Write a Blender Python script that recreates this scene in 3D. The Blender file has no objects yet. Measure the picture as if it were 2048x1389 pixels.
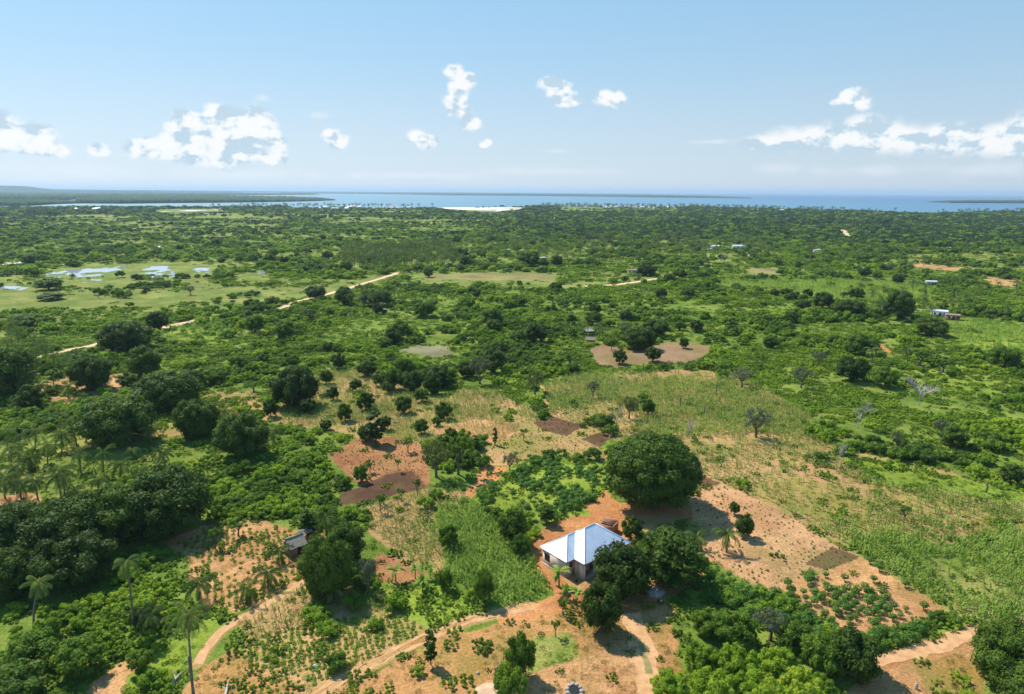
import bpy, math, random
import numpy as np
from mathutils import Vector, Matrix

# ------------------------------------------------------------------ camera, sky, sun, exposure
S = bpy.context.scene
C = S.collection
CAM_H, F, CX, CY = 60.0, 1365.0, 1024.0, 694.5
PITCH = math.atan((694.5 - 383.5) / F)
ROLL = math.radians(0.3)
fw = np.array([0, math.cos(PITCH), -math.sin(PITCH)])
r0 = np.array([1.0, 0, 0]); u0 = np.cross(r0, fw)
rt = r0 * math.cos(ROLL) + u0 * math.sin(ROLL)
up = -r0 * math.sin(ROLL) + u0 * math.cos(ROLL)
cam = bpy.data.objects.new("camera", bpy.data.cameras.new("camera"))
C.objects.link(cam)
cam.matrix_world = Matrix(((rt[0], up[0], -fw[0], 0), (rt[1], up[1], -fw[1], 0), (rt[2], up[2], -fw[2], CAM_H), (0, 0, 0, 1)))
cam.data.sensor_width = 36; cam.data.lens = 36 * F / 2048
cam.data.clip_start = 0.5; cam.data.clip_end = 200000
S.camera = cam
SUN_EL, SUN_AZ = math.radians(52), math.radians(-45)      # azimuth from +Y towards +X
sun_dir = Vector((math.sin(SUN_AZ) * math.cos(SUN_EL), math.cos(SUN_AZ) * math.cos(SUN_EL), math.sin(SUN_EL)))
sl = bpy.data.lights.new("sun", 'SUN'); sl.energy = 4.8; sl.angle = math.radians(0.5); sl.color = (1, 0.955, 0.88)
so = bpy.data.objects.new("sun", sl); C.objects.link(so)
so.rotation_euler = sun_dir.to_track_quat('Z', 'Y').to_euler(); so.location = (0, 0, 300)
W = bpy.data.worlds.new("World"); S.world = W; W.use_nodes = True
W.cycles.sampling_method = 'MANUAL'; W.cycles.sample_map_resolution = 256
nt = W.node_tree; nt.nodes.clear()
sky = nt.nodes.new('ShaderNodeTexSky'); sky.sky_type = 'NISHITA'; sky.sun_disc = False
sky.sun_elevation = SUN_EL; sky.sun_rotation = SUN_AZ
sky.altitude = 60; sky.air_density = 1.0; sky.dust_density = 0.8; sky.ozone_density = 1.0
bg = nt.nodes.new('ShaderNodeBackground'); bg.inputs[1].default_value = 0.11
wo = nt.nodes.new('ShaderNodeOutputWorld')
nt.links.new(sky.outputs[0], bg.inputs[0]); nt.links.new(bg.outputs[0], wo.inputs[0])
S.view_settings.view_transform = 'Standard'; S.view_settings.look = 'None'
S.view_settings.exposure = 0.42; S.view_settings.gamma = 1.0
S.render.engine = 'CYCLES'
cy = S.cycles
cy.max_bounces = 6; cy.diffuse_bounces = 2; cy.glossy_bounces = 2; cy.transmission_bounces = 2
cy.transparent_max_bounces = 4; cy.volume_bounces = 0; cy.use_denoising = True; cy.denoising_prefilter = 'ACCURATE'; cy.denoising_input_passes = 'RGB_ALBEDO_NORMAL'
cy.sample_clamp_indirect = 3.0

HAZE = 1 / 19000.0
# ------------------------------------------------------------------ where things stand
def G(px, py, z=0.0):
    d = fw * F + rt * (px - CX) - up * (py - CY)
    t = (z - CAM_H) / d[2]
    return np.array([0, 0, CAM_H]) + d * t
def GV(px, py, y):                       # point on the upright plane at depth y
    d = fw * F + rt * (px - CX) - up * (py - CY)
    return np.array([0, 0, CAM_H]) + d * (y / d[1])
def proj(x, y, z=0.0):
    q = np.stack([x, y, np.zeros_like(x) + z - CAM_H], -1)
    c = q @ fw; c = np.where(c < 1, 1, c)
    return CX + F * (q @ rt) / c, CY - F * (q @ up) / c, c
def pxm(y):                              # photograph pixels per metre at that depth
    return F / (y * math.cos(PITCH) + CAM_H * math.sin(PITCH))

# ------------------------------------------------------------------ noise
def _hash(ix, iy, seed):
    h = (ix.astype(np.int64) * 374761393 + iy.astype(np.int64) * 668265263 + seed * 974634777) & 0xffffffff
    h = ((h ^ (h >> 13)) * 1274126177) & 0xffffffff
    h = ((h ^ (h >> 16)) * 2246822519) & 0xffffffff
    return (h ^ (h >> 15)) / 4294967295.0
def vnoise(x, y, seed=0):
    ix, iy = np.floor(x), np.floor(y); fx, fy = x - ix, y - iy
    fx = fx * fx * (3 - 2 * fx); fy = fy * fy * (3 - 2 * fy)
    a, b = _hash(ix, iy, seed), _hash(ix + 1, iy, seed); c, d = _hash(ix, iy + 1, seed), _hash(ix + 1, iy + 1, seed)
    return (a * (1 - fx) + b * fx) * (1 - fy) + (c * (1 - fx) + d * fx) * fy
def fbm(x, y, s, seed=0, o=4):
    v, a, t = 0, 1.0, 0
    for k in range(o):
        v = v + a * vnoise(x / s + 17.3 * k, y / s - 9.1 * k, seed + k); t += a; a *= 0.55; s *= 0.5
    return v / t

# ------------------------------------------------------------------ mesh helpers
def raw_mesh(name, V, Q=None, T=None, mats=(), v=None, smooth=False, mi=None):
    me = bpy.data.meshes.new(name)
    V = np.asarray(V, np.float32); nq = 0 if Q is None else len(Q); ntr = 0 if T is None else len(T)
    me.vertices.add(len(V)); me.vertices.foreach_set('co', V.ravel())
    li = []
    if nq: li.append(np.asarray(Q, np.int32).ravel())
    if ntr: li.append(np.asarray(T, np.int32).ravel())
    li = np.concatenate(li) if li else np.zeros(0, np.int32)
    me.loops.add(len(li)); me.loops.foreach_set('vertex_index', li)
    st = np.concatenate([np.arange(nq) * 4, nq * 4 + np.arange(ntr) * 3]).astype(np.int32)
    me.polygons.add(nq + ntr); me.polygons.foreach_set('loop_start', st)
    if mi is not None: me.polygons.foreach_set('material_index', np.asarray(mi, np.int32))
    for m in mats: me.materials.append(m)
    if v is not None:
        at = me.attributes.new('v', 'FLOAT', 'FACE'); at.data.foreach_set('value', np.asarray(v, np.float32))
    me.update(calc_edges=True)
    if smooth: me.polygons.foreach_set('use_smooth', np.ones(nq + ntr, bool))
    me.validate()
    return me
def addobj(name, me, parent=None):
    o = bpy.data.objects.new(name, me); C.objects.link(o)
    if parent: o.parent = parent
    return o
def tag(o, label=None, cat=None, group=None, kind=None):
    if label: o['label'] = label
    if cat: o['category'] = cat
    if group: o['group'] = group
    if kind: o['kind'] = kind
    return o
def empty(name, loc, rz=0):
    o = bpy.data.objects.new(name, None); C.objects.link(o); o.location = loc; o.rotation_euler[2] = rz
    o.empty_display_size = 0.3
    return o
class MB:
    """collects tubes, boxes and leaf quads, then makes one mesh"""
    def __init__(s): s.V = []; s.Q = []; s.T = []; s.vq = []; s.vt = []; s.n = 0
    def quads(s, V, Q, v=0.5):
        s.V.append(np.asarray(V, float)); Q = np.asarray(Q) + s.n; s.Q.append(Q)
        s.vq.append(np.broadcast_to(np.asarray(v, float), (len(Q),))); s.n += len(s.V[-1])
    def tris(s, V, T, v=0.5):
        s.V.append(np.asarray(V, float)); T = np.asarray(T) + s.n; s.T.append(T)
        s.vt.append(np.broadcast_to(np.asarray(v, float), (len(T),))); s.n += len(s.V[-1])
    def tube(s, P, R, n=6, v=0.5, cap=True):
        P = np.asarray(P, float); k = len(P)
        tg = np.gradient(P, axis=0); tg /= np.linalg.norm(tg, axis=1)[:, None] + 1e-9
        ref = np.array([0.31, 0.95, 0.05]) if abs(tg[0][2]) > 0.8 else np.array([0, 0, 1.0])
        A = np.cross(tg, ref); A /= np.linalg.norm(A, axis=1)[:, None] + 1e-9; B = np.cross(tg, A)
        th = np.arange(n) * 2 * math.pi / n
        V = (P[:, None] + np.asarray(R, float)[:, None, None] * (np.cos(th)[None, :, None] * A[:, None] + np.sin(th)[None, :, None] * B[:, None])).reshape(-1, 3)
        Q = [[i * n + j, i * n + (j + 1) % n, (i + 1) * n + (j + 1) % n, (i + 1) * n + j] for i in range(k - 1) for j in range(n)]
        s.quads(V, Q, v)
        if cap:
            b = s.n; s.V.append(P[-1:]); s.n += 1
            s.T.append(np.array([[b - n + j, b - n + (j + 1) % n, b] for j in range(n)])); s.vt.append(np.full(n, v if np.isscalar(v) else 0.5))
    def box(s, c, size, M=None, v=0.5):
        c = np.asarray(c, float); h = np.asarray(size, float) / 2
        V = np.array([[x, y, z] for x in (-1, 1) for y in (-1, 1) for z in (-1, 1)]) * h + c
        if M is not None: V = V @ np.asarray(M).T
        s.quads(V, [[0, 1, 3, 2], [4, 6, 7, 5], [0, 4, 5, 1], [2, 3, 7, 6], [0, 2, 6, 4], [1, 5, 7, 3]], v)
    def leaves(s, P, N, L, Wd, rng, v):
        n = len(P); N = N / (np.linalg.norm(N, axis=1)[:, None] + 1e-9)
        rnd = rng.normal(size=(n, 3)); A = np.cross(N, rnd); A /= np.linalg.norm(A, axis=1)[:, None] + 1e-9
        B = np.cross(N, A)
        L = np.broadcast_to(L, (n,))[:, None]; Wd = np.broadcast_to(Wd, (n,))[:, None]
        V = np.stack([P - A * L * .5, P + B * Wd * .5 - N * L * .12, P + A * L * .5, P - B * Wd * .5 - N * L * .12], 1).reshape(-1, 3)
        s.quads(V, np.arange(n * 4).reshape(n, 4), v)
    def mesh(s, name, mats=(), smooth=False):
        V = np.concatenate(s.V); Q = np.concatenate(s.Q) if s.Q else None; T = np.concatenate(s.T) if s.T else None
        v = np.concatenate(s.vq + s.vt)
        return raw_mesh(name, V, Q, T, mats, v, smooth)
    def build(s, name, mat, parent=None, smooth=False):
        return addobj(name, s.mesh(name, (mat,), smooth), parent)
def ico(sub=1):
    import bmesh
    b = bmesh.new(); bmesh.ops.create_icosphere(b, subdivisions=sub, radius=1)
    b.verts.ensure_lookup_table()
    V = np.array([v.co[:] for v in b.verts]); T = np.array([[v.index for v in f.verts] for f in b.faces]); b.free()
    return V, T
ICO1, ICO2, ICO3 = ico(1), ico(2), ico(3)

# ------------------------------------------------------------------ materials
def newmat(name):
    m = bpy.data.materials.new(name); m.use_nodes = True; m.node_tree.nodes.clear()
    return m, m.node_tree.nodes, m.node_tree.links
def ramp(N, stops):
    r = N.new('ShaderNodeValToRGB'); e = r.color_ramp.elements
    while len(e) < len(stops): e.new(0.5)
    for k, (p, c) in enumerate(stops): e[k].position = p; e[k].color = (*c, 1)
    return r
def math_n(N, L, op, a, b):
    m = N.new('ShaderNodeMath'); m.operation = op
    for k, x in enumerate((a, b)):
        if isinstance(x, (int, float)): m.inputs[k].default_value = x
        else: L.new(x, m.inputs[k])
    return m.outputs[0]
def leaf_mat(name, cols, trans=0.3, rough=0.6, wpatch=0.45, ps=14.0, spec=0.15):
    m, N, L = newmat(name)
    at = N.new('ShaderNodeAttribute'); at.attribute_name = 'v'
    oi = N.new('ShaderNodeObjectInfo')
    ge = N.new('ShaderNodeNewGeometry'); no = N.new('ShaderNodeTexNoise'); no.inputs['Scale'].default_value = 1 / ps; no.inputs['Detail'].default_value = 2
    L.new(ge.outputs['Position'], no.inputs['Vector'])
    a = math_n(N, L, 'MULTIPLY', at.outputs['Fac'], 0.45)
    b = math_n(N, L, 'MULTIPLY', oi.outputs['Random'], 0.4)
    n1 = math_n(N, L, 'SUBTRACT', no.outputs['Fac'], 0.5); n2 = math_n(N, L, 'MULTIPLY', n1, 2.2 * wpatch)
    t = math_n(N, L, 'ADD', math_n(N, L, 'ADD', a, b), n2)
    t = math_n(N, L, 'ADD', t, 0.08)
    rp = ramp(N, [(i / (len(cols) - 1), c) for i, c in enumerate(cols)]); L.new(t, rp.inputs[0])
    p = N.new('ShaderNodeBsdfPrincipled'); L.new(rp.outputs[0], p.inputs['Base Color']); p.inputs['Roughness'].default_value = rough
    p.inputs['Specular IOR Level'].default_value = spec
    tr = N.new('ShaderNodeBsdfTranslucent')
    hs = N.new('ShaderNodeMix'); hs.data_type = 'RGBA'; hs.blend_type = 'MULTIPLY'; hs.inputs[0].default_value = 1
    L.new(rp.outputs[0], hs.inputs[6]); hs.inputs[7].default_value = (1.5, 1.6, 0.7, 1); L.new(hs.outputs[2], tr.inputs[0])
    mx = N.new('ShaderNodeMixShader'); mx.inputs[0].default_value = trans
    L.new(p.outputs[0], mx.inputs[1]); L.new(tr.outputs[0], mx.inputs[2])
    o = N.new('ShaderNodeOutputMaterial'); L.new(mx.outputs[0], o.inputs[0])
    return m
def plain(name, c1, c2=None, rough=0.8, scale=3.0, metal=0.0, bump=0.0, spec=0.3, stretch=None):
    m, N, L = newmat(name); c2 = c2 or c1
    tc = N.new('ShaderNodeTexCoord'); mp = N.new('ShaderNodeMapping'); L.new(tc.outputs['Object'], mp.inputs[0])
    if stretch: mp.inputs['Scale'].default_value = stretch
    no = N.new('ShaderNodeTexNoise'); no.inputs['Scale'].default_value = scale; no.inputs['Detail'].default_value = 5
    L.new(mp.outputs[0], no.inputs['Vector'])
    rp = ramp(N, [(0.35, c1), (0.65, c2)]); L.new(no.outputs['Fac'], rp.inputs[0])
    p = N.new('ShaderNodeBsdfPrincipled'); L.new(rp.outputs[0], p.inputs['Base Color'])
    p.inputs['Roughness'].default_value = rough; p.inputs['Metallic'].default_value = metal; p.inputs['Specular IOR Level'].default_value = spec
    if bump:
        b = N.new('ShaderNodeBump'); b.inputs['Strength'].default_value = bump; b.inputs['Distance'].default_value = 0.1
        L.new(no.outputs['Fac'], b.inputs['Height']); L.new(b.outputs[0], p.inputs['Normal'])
    o = N.new('ShaderNodeOutputMaterial'); L.new(p.outputs[0], o.inputs[0])
    return m
M = {}
M['scrub'] = leaf_mat('scrub_leaves', [(.06, .11, .010), (.12, .20, .014), (.19, .295, .018), (.28, .375, .026), (.38, .43, .04)], wpatch=.65, trans=.4)
M['mango'] = leaf_mat('dark_leaves', [(.024, .046, .005), (.046, .082, .008), (.082, .135, .012), (.13, .20, .02)], rough=.6, wpatch=.15, trans=.25, spec=.15)
M['mid'] = leaf_mat('mid_green_leaves', [(.04, .08, .010), (.08, .14, .013), (.13, .21, .018), (.20, .28, .025)], wpatch=.3, trans=.35)
M['olive'] = leaf_mat('olive_leaves', [(.04, .07, .02), (.08, .11, .025), (.13, .15, .04), (.17, .19, .06)], wpatch=.2)
M['grey'] = leaf_mat('grey_green_leaves', [(.05, .07, .035), (.09, .11, .06), (.14, .15, .09), (.2, .19, .13)], wpatch=.2)
M['palm'] = leaf_mat('palm_leaves', [(.045, .08, .012), (.085, .135, .018), (.15, .20, .03), (.28, .30, .06)], rough=.5, wpatch=.1, spec=.25)
M['bright'] = leaf_mat('bright_leaves', [(.07, .13, .012), (.125, .20, .016), (.19, .27, .02), (.28, .34, .03)], wpatch=.4, ps=8)
M['maize'] = leaf_mat('maize_leaves', [(.09, .16, .018), (.15, .24, .026), (.22, .32, .04), (.32, .39, .07)], wpatch=.4, ps=9)
M['drymaize'] = leaf_mat('dry_maize_leaves', [(.08, .15, .025), (.13, .21, .035), (.22, .28, .06), (.38, .34, .12)], wpatch=.5, ps=9)
M['cassava'] = leaf_mat('cassava_leaves', [(.04, .10, .015), (.07, .155, .02), (.115, .22, .026), (.17, .28, .035)], wpatch=.2)
M['far'] = leaf_mat('far_leaves', [(.020, .048, .013), (.036, .078, .017), (.062, .118, .022), (.105, .17, .03)], wpatch=.55, ps=60)
M['drygrass'] = leaf_mat('dry_grass', [(.16, .15, .05), (.27, .23, .09), (.38, .31, .13), (.48, .38, .18)], wpatch=.4, ps=6)
M['trunk'] = plain('bark', (.09, .07, .05), (.17, .14, .10), scale=4)
M['pale_bark'] = plain('pale_bark', (.30, .27, .23), (.50, .46, .40), scale=4)
M['palm_trunk'] = plain('palm_bark', (.12, .10, .075), (.20, .17, .13), scale=6)
M['thatch'] = plain('thatch', (.22, .18, .13), (.42, .36, .27), scale=5, stretch=(6, 6, 1), bump=.5)
M['mudwall'] = plain('mud_wall', (.24, .15, .09), (.36, .24, .15), scale=2)
M['plaster'] = plain('sand_plaster', (.60, .48, .36), (.74, .61, .47), scale=1.2)
M['dark'] = plain('dark_opening', (.02, .02, .02), rough=.4)
M['wood'] = plain('timber', (.20, .12, .07), (.33, .22, .13), scale=4)
M['white'] = plain('white_render', (.62, .6, .55), (.75, .73, .68))
M['rust'] = plain('rusty_sheet', (.30, .15, .10), (.42, .30, .24), scale=2)
M['concrete'] = plain('concrete', (.33, .28, .22), (.45, .38, .30), scale=2)
M['stone'] = plain('pale_stone', (.34, .28, .22), (.50, .43, .35), scale=3, bump=.5)
M['dugearth'] = plain('dug_earth', (.44, .28, .16), (.58, .40, .25), scale=1.2, bump=.6)
M['brick'] = plain('mud_brick', (.28, .13, .07), (.40, .21, .12), scale=5)

# world: the sky texture, paled towards the horizon, and cumulus clouds by direction
def build_world():
    N, L = nt.nodes, nt.links
    tc = N.new('ShaderNodeTexCoord'); nv = N.new('ShaderNodeVectorMath'); nv.operation = 'NORMALIZE'; L.new(tc.outputs['Generated'], nv.inputs[0])
    sx = N.new('ShaderNodeSeparateXYZ'); L.new(nv.outputs[0], sx.inputs[0])
    mt = lambda op, a, b=0.0: math_n(N, L, op, a, b)
    az = mt('ARCTAN2', sx.outputs[0], sx.outputs[1]); el = mt('ARCSINE', sx.outputs[2])
    # sky colour by elevation (radians) blended with the Nishita sky
    rp = ramp(N, [(0, (.80, .90, .96)), (.06, (.70, .84, .95)), (.30, (.46, .73, .97)), (.62, (.29, .60, .95)), (1, (.13, .40, .84))]); L.new(mt('MULTIPLY', el, 1 / .55), rp.inputs[0])
    lf = N.new('ShaderNodeMapRange'); lf.inputs[1].default_value = -.65; lf.inputs[2].default_value = .65; lf.inputs[3].default_value = 1.02; lf.inputs[4].default_value = .84; L.new(az, lf.inputs[0])
    sc = N.new('ShaderNodeVectorMath'); sc.operation = 'SCALE'; L.new(rp.outputs[0], sc.inputs[0]); L.new(lf.outputs[0], sc.inputs['Scale'])
    ns = N.new('ShaderNodeVectorMath'); ns.operation = 'SCALE'; L.new(sky.outputs[0], ns.inputs[0]); ns.inputs['Scale'].default_value = .11
    base = N.new('ShaderNodeMix'); base.data_type = 'RGBA'; base.inputs[0].default_value = .88; L.new(ns.outputs[0], base.inputs[6]); L.new(sc.outputs[0], base.inputs[7])
    cv = N.new('ShaderNodeCombineXYZ'); L.new(az, cv.inputs[0]); L.new(mt('MULTIPLY', el, 1.35), cv.inputs[1])
    def noise(scale, det, rough, off=(0, 0, 0)):
        a = N.new('ShaderNodeVectorMath'); a.operation = 'ADD'; L.new(cv.outputs[0], a.inputs[0]); a.inputs[1].default_value = off
        n = N.new('ShaderNodeTexNoise'); n.inputs['Scale'].default_value = scale; n.inputs['Detail'].default_value = det; n.inputs['Roughness'].default_value = rough; L.new(a.outputs[0], n.inputs['Vector']); return n.outputs['Fac']
    def mask(blobs):
        """greatest of 1 - elliptical distance over blobs given in photograph pixels"""
        cur = None
        for (px, py, rx, ry) in blobs:
            d = fw * F + rt * (px - CX) - up * (py - CY); d /= np.linalg.norm(d)
            a0, e0 = math.atan2(d[0], d[1]), math.asin(d[2]); k = F * 1.0 * (1 + ((px - CX) / F) ** 2)
            dx = mt('MULTIPLY', mt('SUBTRACT', az, a0), k / rx); dy = mt('MULTIPLY', mt('SUBTRACT', el, e0), F / ry)
            r = mt('SQRT', mt('ADD', mt('MULTIPLY', dx, dx), mt('MULTIPLY', dy, dy))); v = mt('SUBTRACT', 1.0, r)
            cur = v if cur is None else mt('MAXIMUM', cur, v)
        return cur
    big = [(455, 275, 90, 42), (480, 262, 62, 50), (440, 232, 36, 30), (375, 252, 46, 30), (340, 296, 80, 26), (440, 300, 130, 34), (516, 245, 34, 34), (530, 285, 45, 35), (290, 298, 45, 20), (40, 278, 90, 28), (-20, 262, 55, 36), (90, 296, 60, 18), (200, 300, 30, 13), (548, 318, 32, 13),
           (912, 146, 24, 16), (932, 160, 26, 22), (914, 186, 22, 26), (906, 208, 24, 24), (928, 226, 20, 16), (942, 246, 26, 15), (664, 270, 20, 16), (678, 282, 24, 16), (832, 274, 24, 16), (850, 284, 26, 16), (968, 290, 9, 6), (977, 285, 8, 7),
           (1096, 166, 26, 16), (1116, 178, 30, 20), (1132, 198, 30, 18), (1152, 200, 20, 8), (1206, 194, 26, 15), (1228, 200, 28, 14), (1706, 196, 30, 16), (1724, 208, 26, 14), (1680, 206, 26, 8)]
    bank = [(1720, 268, 100, 30), (1640, 278, 120, 24), (1560, 286, 90, 16), (1800, 280, 130, 24), (1890, 270, 60, 20), (1890, 284, 130, 16), (1990, 280, 130, 26), (2070, 270, 90, 34)]
    soft = [(420, 285, 26, 5), (1420, 284, 60, 6), (1115, 302, 40, 7), (640, 231, 30, 9), (525, 196, 24, 9), (1560, 338, 70, 16), (1740, 340, 180, 15), (1960, 340, 180, 18), (1100, 343, 190, 12), (150, 345, 260, 22), (480, 350, 280, 16), (820, 352, 200, 10), (1920, 248, 18, 8)]
    def layer(bl, amp, lo, hi, sc_, seed):
        m_ = mask(bl); n_ = noise(sc_, 8, .55, (seed, seed * 2, 0)); n0 = noise(sc_ * .4, 3, .5, (seed + 3, 1, 0))
        nn = mt('ADD', mt('MULTIPLY', mt('SUBTRACT', n_, .5), amp), mt('MULTIPLY', mt('SUBTRACT', n0, .5), amp * .55))
        a = N.new('ShaderNodeMapRange'); a.interpolation_type = 'SMOOTHSTEP'; a.inputs[1].default_value = lo; a.inputs[2].default_value = hi; L.new(mt('ADD', m_, nn), a.inputs[0]); return a.outputs[0]
    A = mt('MAXIMUM', layer(big, 1.45, -.10, .40, 38, 0), layer(bank, 1.0, -.22, .50, 32, 2)); B = layer(soft, 1.6, .0, 1.1, 30, 5)
    n_a = noise(30, 7, .55); n_b = noise(30, 7, .55, (.010, -.014, 0)); rel = mt('SUBTRACT', n_a, n_b)
    sh = N.new('ShaderNodeMapRange'); sh.inputs[1].default_value = -.07; sh.inputs[2].default_value = .05; L.new(rel, sh.inputs[0])
    cr = ramp(N, [(0, (.54, .69, .80)), (.5, (.82, .90, .95)), (1, (1.0, 1.0, .99))]); L.new(sh.outputs[0], cr.inputs[0])  # lit and shaded sides of the clouds, put into their colour by offset noise
    m1 = N.new('ShaderNodeMix'); m1.data_type = 'RGBA'; L.new(mt('MULTIPLY', B, .45), m1.inputs[0]); L.new(base.outputs[2], m1.inputs[6]); m1.inputs[7].default_value = (.90, .95, .98, 1)
    m2 = N.new('ShaderNodeMix'); m2.data_type = 'RGBA'; L.new(mt('MULTIPLY', A, .92), m2.inputs[0]); L.new(m1.outputs[2], m2.inputs[6]); L.new(cr.outputs[0], m2.inputs[7])
    L.new(m2.outputs[2], bg.inputs[0]); bg.inputs[1].default_value = 0.76
build_world()

# ------------------------------------------------------------------ regions of the ground: photograph outlines laid on the ground plane
# palette: two colours mixed by fine noise
PAL = {
 'green': ((.10, .155, .02), (.18, .22, .035)),
 'meadow': ((.15, .195, .030), (.27, .25, .065)),
 'wet': ((.12, .17, .030), (.23, .235, .055)),
 'brown_wet': ((.20, .17, .06), (.27, .24, .08)),
 'bright': ((.15, .215, .024), (.23, .275, .035)),
 'orange': ((.47, .205, .075), (.34, .14, .05)),
 'tan': ((.51, .275, .115), (.37, .18, .068)),
 'tangreen': ((.43, .25, .105), (.26, .215, .05)),
 'dry': ((.42, .21, .078), (.29, .175, .045)),
 'till': ((.15, .078, .040), (.095, .05, .028)),
 'redtill': ((.36, .165, .07), (.25, .11, .045)),
 'pinktan': ((.51, .285, .135), (.385, .20, .088)),
 'path': ((.52, .285, .12), (.40, .20, .08)),
 'sand': ((.85, .76, .62), (.70, .58, .44)),
 'bog': ((.17, .15, .07), (.24, .22, .11)),
 'claybrown': ((.30, .18, .10), (.21, .15, .06)),
 'farwood': ((.025, .05, .012), (.05, .085, .02)),
 'farmead': ((.14, .19, .03), (.24, .26, .06)),
}
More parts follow.
